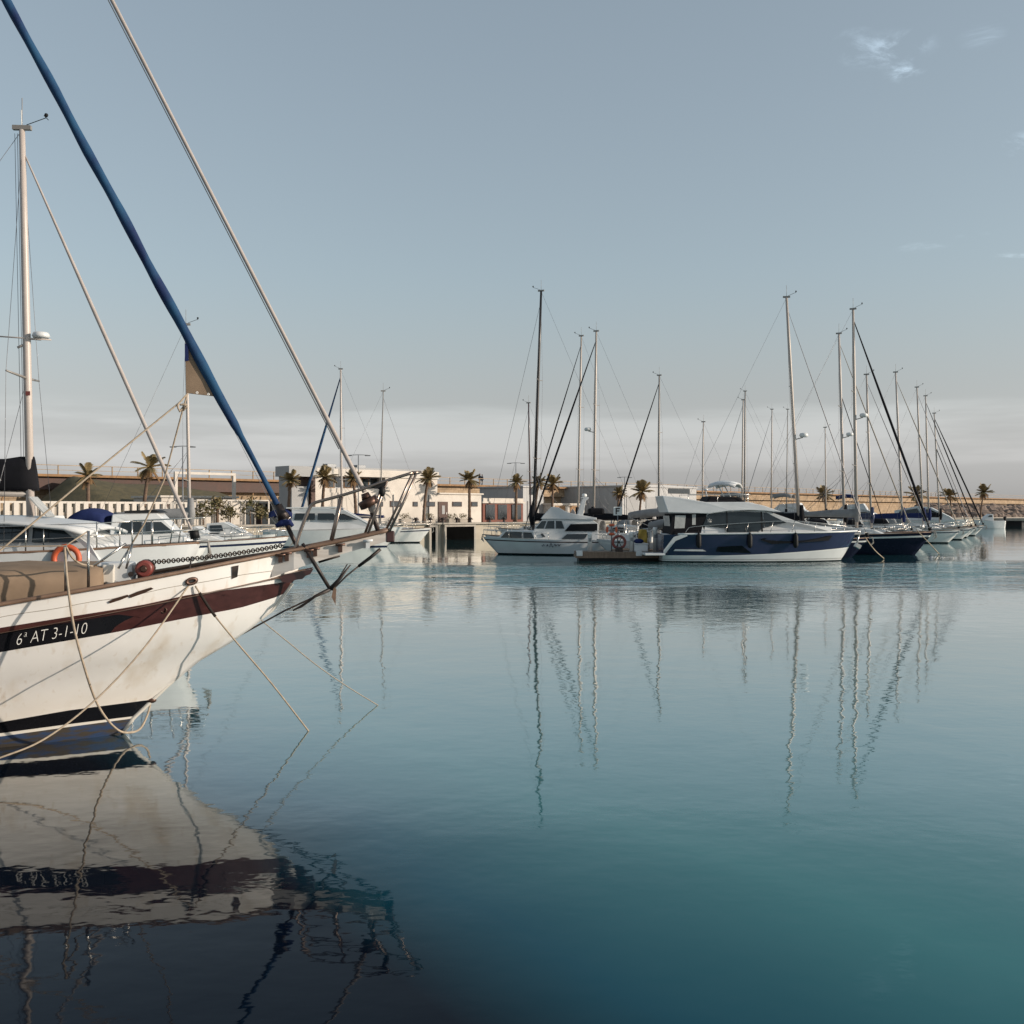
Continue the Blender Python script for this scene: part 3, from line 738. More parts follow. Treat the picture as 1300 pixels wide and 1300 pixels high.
        MB().tube([(0,0,.84),(0,.14,.98)], .012, 5).build('lanyard','dkrope',t)
    # radar arch lamp mast
    m = MB(); x, z = q(372,150); m.tube([(x,0,z),(x-.1,0,z+.55)], .035, 6); m.ball((x-.1,0,z+.62), .10, 8, 5, 0, (1.4,1.4,.7)); m.build('light_mast','gel2',r)
    # writing
    return r
navy_yacht()

# ------------------------------------------------------------------ white flybridge cruiser
def white_cruiser():
    D = 63.8; S = .2*D/F
    r = thing('motor_cruiser', 'white flybridge motor cruiser with black aft canvas and raked cabin windows', 'motor cruiser', (px(612,0,D).x, D+1.75, 0), radians(178))
    # local +x runs to the bow (left in the picture); u decreases towards the bow
    u0 = 55
    def q(u, v): return ((u0-u)*S, (517+(u-55)*.016-v)*S)
    XB = 0.0; XS = q(960,0)[0]
    h, dk, side = hull(r, XS, XB, 3.4, .98, 1.12, [('a',-.4),('a',.0),('a',.09),('a',.14),('r',.80),('r',.87),('r',1.)], ['antired','black','gel2','gel2','mahog','gel2'], rake=1.0, trans=-.15, tr=.82, tm=.45, sheer_dip=.03)
    dk.build('deck','deck',r)
    pl = lambda x: side(max(XS,min(XB,x)))[0]
    hw = lambda x, z: max(.1, min(1.3, pl(x)*.82)-.16*max(0, z-1.0))
    tr_ = MB().prism([q(150,415),q(198,366),q(390,366),q(395,420)], hw).build('trunk_cabin','gel2',r,bevel=.03)
    hs_ = MB().prism([q(372,425),q(395,350),q(446,292),q(600,296),q(760,300),q(800,330),q(800,440)], hw).build('deckhouse','gel2',r,bevel=.03)
    for s in (-1,1):
        MB().panel([q(175,408),q(208,373),q(312,374),q(312,412)], hw, s, .015).build('window','glass',tr_)
        MB().panel([q(322,412),q(322,374),q(372,376),q(392,416)], hw, s, .015).build('window','glass',tr_)
        for P in ([q(400,352),q(440,306),q(470,306),q(452,354)],[q(460,354),q(478,306),q(520,306),q(520,355)],[q(530,355),q(530,306),q(566,307),q(584,356)]):
            MB().panel(P, hw, s, .015).build('window','glass2',hs_)
        MB().panel([q(565,422),q(600,392),q(735,392),q(712,424)], hw, s, .015).build('window','glass',hs_)
        MB().panel([q(585,372),q(625,328),q(795,328),q(792,376)], lambda x,z: hw(x,z)+.02, s, .03).build('aft_curtain','bkcanvas',hs_)
        MB().panel([q(432,388),q(446,386),q(464,408),q(444,408)], hw, s, .015).build('vent','glass',hs_)
    # front windscreen of the deckhouse
    p0, p1 = q(444,300), q(398,350); m = MB()
    n = Vector((p0[1]-p1[1],0,p1[0]-p0[0])).normalized()*.02
    k = [Vector((x, y*(hw(x,z)-.08), z))+n for x,z in (p0,p1) for y in (-1,-.36,-.30,.30,.36,1)]
    m.add(k, [(0,1,7,6),(2,3,9,8),(4,5,11,10)],0,False); m.build('windscreen','glass2',hs_)
    # flybridge
    fb = MB().prism([q(432,292),q(448,270),q(500,216),q(545,220),q(600,250),q(640,262),q(790,290),q(790,304)], lambda x,z: 1.22-.1*(z-2)).build('flybridge','gel2',r,bevel=.03)
    m = MB()
    for s in (-1,1):
        m.panel([q(662,288),q(702,166),q(740,158),q(736,172),q(722,180),q(700,290)], lambda x,z: 1.12-.10*(z-2), s, .05)
    a = q(716,160); m.box((a[0],0,a[1]),(.42,1.95,.07))
    ar = m.build('radar_arch','gel2',r,bevel=.02)
    m = MB(); m.tube([(a[0],0,a[1]+.05),(a[0],0,a[1]+.12),(a[0],0,a[1]+.24),(a[0],0,a[1]+.26)],[.12,.17,.14,.07],14); m.build('radar_dome','gel',ar)
    m = MB(); x,z = q(640,262); m.tube([(x,.8,z-.3),(x,.8,z+.1),(x,.8,z+.3)],[.18,.16,.03],8); m.build('seat_cover','whitesail',fb)
    m = MB(); x,z = q(790,255)
    m.box((x,0,z+.05),(1.0,2.0,.42)); m.build('rolled_cover','bkcanvas',r,bevel=.14)
    for s in (-1,1):
        m = MB(); pts = [(x, s*max(.05,pl(x)-.08), side(x)[1]+.38+.1*(1+x/4)) for x in [lerp(-.05,-4.2,i/10) for i in range(11)]]
        m.tube(pts, .016, 6)
        for p in pts[::2]: m.tube([Vector(p)-Vector((0,0,.5)), p], .013, 5)
        m.build('guard_rail','steel',r)
    # illegible script name on the quarter
    for s in (1,-1):
        e = MB()
        for i,(u,w) in enumerate(((440,16),(470,10),(490,22),(520,14),(540,18))):
            P = []
            for k in range(9):
                t = k/8; x, z = q(u+w*t, 463+6*sin(t*7+i)*(1 if i != 2 else 2.2)-3)
                P.append((x, s*(pl(x)*.985+.012), z))
            e.tube(P, .018, 4)
        e.build('name_script','darknavy',h)
white_cruiser()

# ------------------------------------------------------------------ generic motor boats
def motorboat(label, bowpx, D, head, L, B, fb, prof, windows, hullmats, name='motor_boat', group=None, stripe=.85, extra=None, hwf=.8, top=None):
    a = radians(head); b = px(bowpx, 650, D); b.z = 0
    r = thing(name, label, 'motor boat', b, a, group)
    h, dk, side = hull(r, -L, 0, B, fb*.85, fb, [('a',-.4),('a',.0),('a',.09),('r',.72),('r',stripe),('r',1.)], hullmats, rake=L*.12, trans=0, tr=.85, tm=.45)
    dk.build('deck','deck',r)
    pl = lambda x: side(max(-L,min(0,x)))[0]
    hw = lambda x, z: max(.08, pl(x)*hwf-.18*max(0,z-fb))
    if prof:
        c = MB().prism([(x*L, z) for x,z in prof], hw).build('cabin','gel2',r,bevel=.04)
        for P in windows:
            for s in (-1,1): MB().panel([(x*L,z) for x,z in P], hw, s, .016).build('window','glass',c)
    if top: MB().prism([(x*L,z) for x,z in top[0]], hw, off=.05).build('roof', top[1], r, bevel=.03)
    bow_pulpit(r, side, 0, .5, L*.16)
    if extra: extra(r, side)
    return r, side
def bimini(r, side, x0, x1, z, w, mt):
    m = MB(); R = []
    for i in range(9):
        t = i/8; x = lerp(x0,x1,t)
        R.append([(x, w*cos(pi*q/10), z-.25*(2*t-1)**2 + .22*sin(pi*q/10)**.6 if 0<q<10 else z-.30-.25*(2*t-1)**2) for q in range(11)])
    m.grid(R); o = m.build('bimini', mt, r); so = o.modifiers.new('s','SOLIDIFY'); so.thickness=.02
    m = MB()
    for s in (-1,1):
        for x in (x0+.1,x1-.1): m.tube([((x0+x1)/2, s*w, z-1.3),(x, s*w, z-.4)], .02, 5)
    m.build('bimini_frame','steel',r)
CW = [[(-.42,1.75),(-.42,2.2),(-.34,2.2),(-.30,1.75)],[(-.54,1.75),(-.54,2.2),(-.44,2.2),(-.44,1.75)]]
GW = ['antired','navy','gel','gel','gel']
motorboat('white cabin cruiser with high wheelhouse between the thick mast and tan sail corner', 262, 36, 6, 8.6, 3.0, 1.45,
   [(-.36,1.2),(-.345,2.62),(-.18,2.66),(-.10,1.98),(-.06,1.75),(-.05,1.2)],
   [[(-.325,1.98),(-.305,2.36),(-.235,2.36),(-.235,1.98)],[(-.22,1.98),(-.22,2.36),(-.165,2.36),(-.115,1.98)]], ['antired','black','gel','gel','gel'],
   top=([(-.30,2.66),(-.30,2.74),(-.19,2.78),(-.165,2.68)],'rubber'), extra=lambda r, s: bimini(r, s, -4.4, -3.2, 2.62, 1.0, 'bluecov'))
motorboat('white motor cruiser with long dark windscreen and blue wrapped rail, below the furled blue sail', 512, 80, 3, 10.6, 3.4, 1.55,
   [(-.80,1.3),(-.80,2.9),(-.55,3.0),(-.42,2.85),(-.26,1.9),(-.2,1.4)],
   [[(-.78,2.1),(-.77,2.6),(-.63,2.6),(-.63,2.1)],[(-.61,2.1),(-.61,2.6),(-.50,2.6),(-.46,2.1)],[(-.45,2.1),(-.48,2.6),(-.42,2.55),(-.32,2.1)]], GW, name='motor_cruiser',
   top=([(-.84,2.95),(-.84,3.05),(-.5,3.12),(-.42,2.98)],'gel'), extra=lambda r, s: bimini(r, s, -10.2, -8.4, 2.75, 1.2, 'bluecov'))
motorboat('white open motorboat with grey bimini awning on clear side panels beside the pontoon', 728, 70.5, 157, 9.6, 3.3, 1.25,
   [(-.45,1.0),(-.45,1.75),(-.36,1.85),(-.22,1.5),(-.18,1.1)], [[(-.43,1.3),(-.43,1.65),(-.35,1.7),(-.27,1.35)]], ['antired','gel2','gel','gel2','gel'],
   extra=lambda r, s: bimini(r, s, -8.8, -4.3, 2.75, 1.45, 'grcanvas'))
motorboat('white motorboat with clear spray tent covered cockpit behind pontoon lifebuoy', 757, 63.2, 157, 7.6, 2.7, 1.05,
   [(-.5,.9),(-.5,1.6),(-.42,1.7),(-.28,1.3),(-.24,.95)], [[(-.48,1.15),(-.48,1.5),(-.41,1.55),(-.33,1.2)]], ['antired','black','gel2','gel','gel2'],
   extra=lambda r, s: bimini(r, s, -7.0, -3.6, 2.15, 1.2, 'grcanvas'))
motorboat('small white motorboat with outboard alone at the right end near the rock breakwater', 1236, 166, 175, 4.7, 2.2, 1.5,
   [(-.6,1.2),(-.6,2.3),(-.5,2.4),(-.35,1.9),(-.3,1.4)], [[(-.56,1.9),(-.56,2.2),(-.48,2.2),(-.42,1.9)]], ['antired','gel','gel','gel','gel'],
   extra=lambda r, s: MB().tube([(-4.8,0,.6),(-4.95,0,1.2),(-4.9,0,1.75),(-4.8,0,1.95)],[.12,.16,.28,.2],8).build('outboard','rubber',r))
motorboat('white fast cruiser with rounded glasshouse moored beyond the row of right end masts', 1230, 136, -28, 11.5, 3.6, 1.75,
   [(-.8,1.5),(-.8,2.9),(-.55,3.5),(-.4,3.3),(-.2,2.1),(-.15,1.6)], [[(-.76,2.3),(-.74,2.8),(-.55,3.2),(-.5,2.3)],[(-.48,2.3),(-.50,3.15),(-.4,3.0),(-.27,2.3)]], ['antired','gel','gel','gel','gel'], name='motor_cruiser')
for lab, bp_, D_, L_, prof_ in (
  ('small white open motorboat with low console moored before the glass pavilion', 318, 66, 6.8, [(-.55,.9),(-.55,1.7),(-.48,1.8),(-.38,1.3),(-.36,.9)]),
  ('white day cruiser with short cuddy between the slim crosstree mast and the portal', 352, 72, 7.8, [(-.6,1.0),(-.6,1.9),(-.45,2.0),(-.3,1.4),(-.22,1.05)]),
  ('white weekend boat with square wheelhouse behind the wheelhouse cruiser roof', 236, 62, 7.4, [(-.6,1.0),(-.6,2.3),(-.42,2.35),(-.36,1.5),(-.25,1.05)]),
  ('white fishing launch with tall narrow wheelhouse before the beach fence, left of the others', 150, 58, 7.2, [(-.62,1.0),(-.62,2.45),(-.45,2.5),(-.42,1.5),(-.3,1.05)])):
    x0_, z0_ = prof_[0]; zt_ = prof_[2][1]
    motorboat(lab, bp_, D_, 4, L_, 2.6, 1.15, prof_, [[(x0_+.03,zt_-.62),(x0_+.03,zt_-.22),(prof_[2][0]-.02,zt_-.2),(prof_[2][0]+.0,zt_-.62)]], ['antired','black','gel2','gel','gel'], group='small motorboats moored along the quay')
def arch_boat():
    r, s = motorboat('white motor cruiser with high stern arch and folded white awning behind the yacht hardtop', 800, 98, 155, 10, 3.4, 1.4,
      [(-.7,1.2),(-.7,2.6),(-.45,2.7),(-.3,1.9),(-.22,1.3)], CW, GW, name='motor_cruiser')
    m = MB()
    for y in (-1.3,1.3): m.tube(spline([(-9.6,y,1.2),(-9.5,y,3.6),(-8.8,y,5.1)],4), .05, 6)
    m.tube([(-8.8,-1.3,5.1),(-8.8,1.3,5.1)], .05, 6); m.tube([(-9.5,-1.3,3.6),(-9.5,1.3,3.6)], .04, 6)
    a = m.build('stern_arch','steel',r)
    m = MB(); R = []
    for i in range(5): R.append([(-10.4+.62*i, y*1.6, 5.35+.25*sin(pi*i/4)-.35*abs(y)**3) for y in (-1,-.7,-.3,0,.3,.7,1)])
    m.grid(R); o = m.build('awning','gel2',a); o.modifiers.new('s','SOLIDIFY').thickness = .15
arch_boat()

# ------------------------------------------------------------------ floating pontoon with its furniture
def pontoon():
    r = thing('floating_pontoon', 'brown planked floating pontoon with dark floats between the white cruiser and navy yacht', 'pontoon', (0,0,0))
    A = Vector((6.35,58.2,0)); d = Vector((.43,.903,0)).normalized(); n = Vector((-d.y,d.x,0))
    def slab(m, a, l, w, z0, z1, dd, nn):
        P = [a-nn*w/2, a+dd*l-nn*w/2, a+dd*l+nn*w/2, a+nn*w/2]
        m.add([(p.x,p.y,z0) for p in P]+[(p.x,p.y,z1) for p in P], [(0,1,2,3),(7,6,5,4),(0,4,5,1),(1,5,6,2),(2,6,7,3),(3,7,4,0)],0,False)
    ax, ay = Vector((1,0,0)), Vector((0,1,0))
    m = MB(); slab(m, A+d*1.3, 72, 2.4, .40, .52, d, n); slab(m, Vector((3.55,57.4,0)), 4.75, 1.9, .38, .50, ax, ay)
    m.build('deck','ponwood',r)
    m = MB(); slab(m, Vector((3.52,57.4,0)), 4.81, 1.96, .16, .376, ax, ay); m.build('fascia','ponwood',r)
    m = MB()
    slab(m, Vector((3.7,57.4,0)), 4.5, 1.7, -.3, .157, ax, ay)
    for k in range(12): slab(m, A+d*(3+k*6), 3.2, 2.0, -.3, .396, d, n)
    m.build('float','rubber',r)
    for x in (3.72, 7.0):
        MB().box((x,56.52,.42),(.34,.26,.30)).build('corner_bracket','gel2',r,bevel=.03)
    # service pedestals
    spots = [((4.35,57.2),1.05,'slim white service pedestal at the left corner of the pontoon'),((6.65,57.0),1.10,'white service pedestal with blue cap near the hose reel'),((8.05,57.6),1.35,'tallest white service pedestal, beside the navy yacht stern')]
    for (x,y),hh,lab in spots:
        t = thing('service_pedestal', lab, 'pedestal', (x,y,.5), 0, 'white service pedestals')
        MB().tube([(0,0,0),(0,0,hh*.85),(0,0,hh*.9),(0,0,hh)],[.13,.12,.15,.11],10).build('column','gel',t)
        MB().box((0,-.125,hh*.62),(.14,.03,.20)).build('socket_panel','lampgrey',t)
    # lifebuoys
    for (x,y,z),mt,lab in (((5.55,57.0,1.72),'orange','orange lifebuoy hanging high on the pontoon post'),):
        t = thing('lifebuoy', lab, 'lifebuoy', (x,y,z)); MB().torus((0,0,0),.26,.075,'y',24,8).build('ring','orange',t)
        m = MB()
        for k in range(4):
            a = pi/4+k*pi/2; m.tube([(.26*cos(a)-.05*sin(a)*1,0,.26*sin(a)+.05*cos(a)),(.26*cos(a)+.05*sin(a),0,.26*sin(a)-.05*cos(a))],.082,8)
        m.build('band','letter',t)
    t = thing('lifebuoy_post', 'thin grey post holding the orange lifebuoy', 'post', (5.55,57.12,.5)); MB().tube([(0,0,0),(0,0,1.75)],.035,8).build('pole','lampgrey',t); MB().box((0,-.02,1.5),(.06,.05,.10)).build('hook','lampgrey',t)
    t = thing('hose_reel', 'dark red hose reel standing on the pontoon edge', 'hose reel', (5.95,56.95,.5))
    MB().torus((0,0,.52),.34,.075,'y',28,8).build('hose','red',t)
    m = MB()
    for k in range(6): a = k*pi/3; m.tube([(0,0,.52),(.3*cos(a),0,.52+.3*sin(a))],.02,5)
    m.tube([(0,-.1,.52),(0,.1,.52)],.06,8); m.build('wheel','iron',t)
    MB().box((0,.02,.12),(.4,.3,.24)).build('base','iron',t,bevel=.02)
    t = thing('letter_sign', 'white pier sign board with a dark letter F', 'sign', (5.92,57.35,.5))
    MB().tube([(0,0,0),(0,0,2.1)],.03,6).build('pole','lampgrey',t)
    MB().box((0,-.04,2.25),(.48,.03,.48)).build('board','gel',t,bevel=.01)
    m = MB(); m.box((-.09,-.065,2.25),(.07,.012,.36)); m.box((.035,-.065,2.395),(.18,.012,.07)); m.box((.015,-.065,2.26),(.14,.012,.07)); m.build('letter','black',t)
    t = thing('folded_jacket', 'yellow oilskin jacket draped over the pontoon rack', 'jacket', (8.0-.65,57.6,1.2))
    m = MB(); R = []
    for i in range(7):
        z = .55-.75*i/6; R.append([(x*(.22+.06*i/6), -.09-.05*cos(3*x+i), z-.05*abs(x)) for x in (-1,-.6,-.2,.2,.6,1)])
    R2 = [[(p[0],.09,p[2]) for p in r0] for r0 in R]
    m.grid(R); m.grid(R2); m.grid([R[0],R2[0]]); m.grid([[a[0] for a in R],[a[0] for a in R2]]); m.grid([[a[-1] for a in R],[a[-1] for a in R2]]); m.build('cloth','yellow',t)
    t2 = thing('drying_rack', 'low grey metal rack under the yellow jacket', 'rack', (7.35,57.6,.5))
    m = MB()
    for x in (-.35,.35): m.tube([(x,-.25,0),(x,0,1.22)],.02,5); m.tube([(x,.25,0),(x,0,1.22)],.02,5)
    m.tube([(-.4,0,1.22),(.4,0,1.22)],.022,6); m.build('frame','steel',t2)
    t = thing('dock_box', 'white dock box with blue tarpaulin next to the middle pedestal', 'dock box', (7.15,56.85,.5))
    MB().box((0,0,.2),(.75,.42,.40)).build('body','gel2',t,bevel=.03); MB().box((0,0,.43),(.80,.47,.06)).build('lid','gel2',t,bevel=.02)
    m = MB(); m.ball((-.12,0,.58),.26,9,6,0,(1.1,.7,.55)); m.build('tarpaulin','bluecov',t)
pontoon()

for lab, bp_, D_, hd_ in (('white flybridge cruiser with bimini far behind the navy yacht windscreen', 1010, 128, -25),('white flybridge cruiser far behind the grey boom cover and palm crown', 1072, 132, -25),('white flybridge cruiser far behind the three close masts, blue bimini', 1150, 142, -25)):
    motorboat(lab, bp_, D_, hd_, 11, 3.6, 1.6, [(-.82,1.4),(-.82,2.9),(-.74,3.7),(-.50,3.9),(-.45,3.0),(-.26,2.0),(-.2,1.5)],
      [[(-.79,2.1),(-.79,2.7),(-.62,2.7),(-.62,2.1)],[(-.60,2.1),(-.60,2.7),(-.46,2.7),(-.36,2.1)]], ['antired','black','gel','gel','gel'], name='motor_cruiser', group='flybridge cruisers on the far berths',
      extra=lambda r, s: bimini(r, s, -9.2, -6.4, 5.0, 1.3, 'bluecov' if 'blue' in r['label'] else 'grcanvas'))
# ------------------------------------------------------------------ the shore
ND = Vector((-.70711,.70711,0))          # inland
def shore(c, t, z=0): return lineP(c, t)+Vector((0,0,z))
def tpx(c, p): w = on_line(c, p); return w.x/.70711
def wallbox(mb, c, t0, t1, z0, z1, depth, mi=0):
    P = [lineP(c,t0), lineP(c,t1), lineP(c,t1)+ND*depth, lineP(c,t0)+ND*depth]
    mb.add([(p.x,p.y,z0) for p in P]+[(p.x,p.y,z1) for p in P], [(0,1,2,3),(7,6,5,4),(0,4,5,1),(1,5,6,2),(2,6,7,3),(3,7,4,0)], mi, False)

def sea_wall():
    C = 158.0
    r = thing('promenade_wall', 'long ochre sea wall carrying the raised promenade behind the whole marina', 'sea wall', lineP(C, 0), SH)
    # local x along the wall, y inland
    m = MB(); m.box((60,.6,3.3),(420,1.2,3.64)); m.build('wall','sand',r)
    m = MB(); m.box((60,1.2,5.83),(420,4.0,1.38)); m.build('parapet','sand',r)
    m = MB(); m.box((60,.0,6.58),(420,3.2,.10)); m.box((60,-1.62,6.56),(420,.12,.26)); m.build('walkway','brownwood',r)
    m = MB(); m.box((-63,-.9,5.7),(84,.5,1.25)); m.build('under_deck_shade','dkbrown',r)  # dark box: its brown stands for the shadow under the promenade deck
    for i in range(34):
        MB().tube([(-104+i*2.6,-1.35,1.5),(-104+i*2.6+1.0,-1.2,5.0)],.09,5).build('strut','brownwood',r)
    rl = thing('promenade_railing', 'thin pale railing along the top of the ochre sea wall', 'railing', lineP(C, 0)+Vector((0,0,6.64)), SH)
    m = MB(); m.box((60,-1.5,1.0),(420,.07,.07)); m.box((60,-1.5,.5),(420,.04,.05)); m.build('rail','sand',rl)
    po = MB().box((0,0,.5),(.10,.10,1.0)).build('post','sand',rl); po.location = (-104,-1.5,0)
    for i in range(1,96):
        o = po.copy(); col.objects.link(o); o.parent = rl; o.location = (-104+i*2.9,-1.5,0)
sea_wall()

def clubhouse():
    C = 118.5
    t0 = tpx(C, 400); o = lineP(C, t0)
    r = thing('clubhouse', 'white flat roofed two storey clubhouse on the quay with band of windows', 'building', o+Vector((0,0,1.5)), SH)
    def P(x, y):   # picture point on the facade plane -> local x, z
        w = on_line(C, x); s = w.x/.70711-t0; return s, HC-(y-650)/F*w.y-1.5
    xr = P(556,0)[0]; xa = P(611,0)[0]
    zt = P(401,594)[1]; z1 = 3.12
    m = MB()
    # lower storey with long strip, upper storey with recessed window band
    m.box((xa/2-.0,2.5,z1/2),(xa,5,z1)); m.build('lower_wall','plaster',r)
    xb0 = P(412,0)[0]; xb1 = P(490,0)[0]; zb0 = P(450,620)[1]; zb1 = P(450,605)[1]
    up = MB()
    up.box((xr/2,2.55,(z1+zb0)/2+.002),(xr,4.9,zb0-z1)); up.box((xr/2,2.45,(zb1+zt)/2),(xr+.1,5.1,zt-zb1))
    up.box(((xb1+xr)/2,2.55,(zb0+zb1)/2),(xr-xb1,4.9,zb1-zb0)); up.box((xb0/2,2.55,(zb0+zb1)/2),(xb0,4.9,zb1-zb0)); up.box(((xb0+xb1)/2,3.2,(zb0+zb1)/2),(xb1-xb0,3.4,zb1-zb0))
    up.build('upper_wall','plaster',r)
    n = 7
    for i in range(n):
        x = lerp(xb0,xb1,(i+.5)/n); w = (xb1-xb0)/n
        f = MB().box((x,1.45,(zb0+zb1)/2),(w*.94,.10,(zb1-zb0)*.96)).build('window','brownwood' if i%2 else 'lampgrey',r)
        MB().box((x,1.38,(zb0+zb1)/2),(w*.74,.06,(zb1-zb0)*.8)).build('pane','glass2',f)
    for a,b,y0,y1 in ((479,486,637,643),(495,509,636,643.5),(524,530,637,643),(540,552,637,643),(574,586,637,643),(598,606,637,643)):
        x0,z0 = P(a,y1); x1,z1_ = P(b,y0)
        f = MB().box(((x0+x1)/2,-.02,(z0+z1_)/2),(x1-x0,.10,z1_-z0)).build('window','dkbrown',r)
        MB().box(((x0+x1)/2,-.06,(z0+z1_)/2),((x1-x0)*.86,.06,(z1_-z0)*.78)).build('pane','glass',f)
    x0,z0 = P(556,659); x1,z1_ = P(568,637)
    d = MB().box(((x0+x1)/2,-.03,(z1_)/2),(x1-x0,.12,z1_)).build('door','dkbrown',r)
    MB().box(((x0+x1)/2,-.10,z1_*.62),((x1-x0)*.3,.05,z1_*.4)).build('pane','plgrey',d); MB().box((x1-.25,-.12,1.05),(.05,.08,.25)).build('handle','steel',d)
    m = MB(); m.box(((xr+xa)/2+.1,2.45,z1+.09),(xa-xr+.2,5.3,.16)); m.build('terrace_roof','plaster',r)
    m = MB(); m.box((xr/2,2.5,zt+.10),(xr-.4,4.6,.18)); m.build('roof','plgrey',r)
    # planting on the terrace edge
    random.seed(3); m = MB()
    for k in range(90):
        x = lerp(P(505,0)[0],P(540,0)[0],random.random()); h = random.uniform(.2,.75); a = random.uniform(-.5,.5)
        m.add([(x-.07,.4,z1+.17),(x+.07,.5,z1+.17),(x+a,random.uniform(0,1),z1+.17+h)],[(0,1,2)],0,False)
    m.build('terrace_plants','leaf',r)
    # grey portal at the left end
    g = thing('entrance_portal', 'grey rendered portal frame at the left end of the clubhouse', 'portal', lineP(C, tpx(C,369))+ND*(-1)+Vector((0,0,1.5)), SH)
    L = tpx(C,398)-tpx(C,369)
    D0 = on_line(C,385).y
    zz = lambda y: HC-(y-650)/F*D0-1.5
    m = MB(); m.box((L/2,2,(zz(592)+zz(605))/2),(L+.6,2.4,zz(592)-zz(605))); m.build('lintel','plgrey',g)
    m = MB(); m.box((L/2-.3,2,(zz(617.5))/2),(L-.7,2.2,zz(617.5))); m.build('base_block','plgrey',g)
    for x in (L-.1,): MB().box((x,2,zz(605)/2),(.5,2.2,zz(605))).build('column','dkbrown',g)
    MB().box((.2,2,(zz(605)+zz(617.5))/2),(.35,2.2,zz(605)-zz(617.5)-.004)).build('column','plgrey',g)
clubhouse()

def quay_openings():
    for a,b,lab in ((548,553,'narrow dark culvert opening in the quay face'),(567,602,'wide black boat opening in the quay face under the clubhouse')):
        C = 105.2; t0, t1 = tpx(C,a), tpx(C,b)
        r = thing('quay_opening', lab, 'opening', lineP(C,t0), SH)
        L = t1-t0
        mo = MB().box((L/2,.20,.62),(L,.36,1.3)).build('dark_mouth','void',r)
        m = MB(); m.box((L/2,.25,1.36),(L+.5,.5,.18)); m.box((-.14,.25,.5),(.26,.5,1.5)); m.box((L+.14,.25,.5),(.26,.5,1.5)); m.build('frame','concrete',r)
quay_openings()

def simple_block(name, label, cat, C, p0, p1, ytop, depth, wm, parts=(), roof=None, pitch=0):
    t0, t1 = tpx(C,p0), tpx(C,p1); D0 = on_line(C,(p0+p1)/2).y
    r = thing(name, label, cat, lineP(C,t0)+Vector((0,0,1.5)), SH)
    h = HC-(ytop-650)/F*D0-1.5; L = t1-t0
    m = MB()
    m.prism([(0,0),(L,0),(L,h),(0,h)], .5); m.v = [(x,(y+.5)*depth,z) for x,y,z in m.v]
    m.build('wall', wm, r)
    m = MB(); m.prism([(-.2,h+.004),(L+.2,h+.004),(L+.2,h+.2),(L/2,h+.2+pitch),(-.2,h+.2)], .5); m.v = [(x,(y+.5)*(depth+.4)-.2,z) for x,y,z in m.v]
    m.build('roof', roof or wm, r)
    for (nm,a,b,z0,z1,mt) in parts:
        o = MB().box((lerp(0,L,(a+b)/2),-.03,(z0+z1)/2),((b-a)*L,.10,z1-z0)).build(nm, mt, r)
    return r, L, h
simple_block('warehouse','tall narrow grey metal shed just right of the black mast foot','shed',128,664,690,619,8,'shedgrey',[('door',.2,.8,0,2.6,'plgrey'),('window',.3,.7,3.4,4.2,'glass2')])
simple_block('warehouse','wide grey metal warehouse behind the grey awning and the yacht hardtop','shed',140,790,884,619,16,'shedgrey',[('door',.05,.2,0,3.6,'plgrey'),('door',.3,.45,0,3.6,'plgrey'),('window',.6,.9,4.2,5.0,'glass2')],pitch=.25)
simple_block('shop_row','low brick red shop row with white fascia right of the clubhouse','shop building',124,613,664,639,7,'redwall',[('fascia',0,1,2.25,2.85,'plaster'),('shop_window',.06,.28,.3,2.1,'glass'),('shop_window',.36,.58,.3,2.1,'glass'),('shop_window',.7,.94,.3,2.1,'glass')],roof='plaster')
simple_block('kiosk','small pale kiosk with brown shutters between the two grey sheds','kiosk',126,700,742,641,5,'plaster',[('shutter',.1,.4,.8,2.0,'brownwood'),('shutter',.55,.9,.8,2.0,'brownwood')])
simple_block('beach_building','long low cream building with arcade openings below the left end of the sea wall','building',132,205,300,632,6,'plaster',[('opening',k/9+.02,k/9+.085,.3,2.2,'dkbrown') for k in range(9)])
simple_block('storage_building','low cream store with dark openings left of the grey portal','building',126,318,362,639,3,'plaster',[('opening',.08,.3,.0,2.2,'dkbrown'),('opening',.42,.6,.9,2.0,'glass'),('opening',.72,.92,.9,2.0,'glass')])

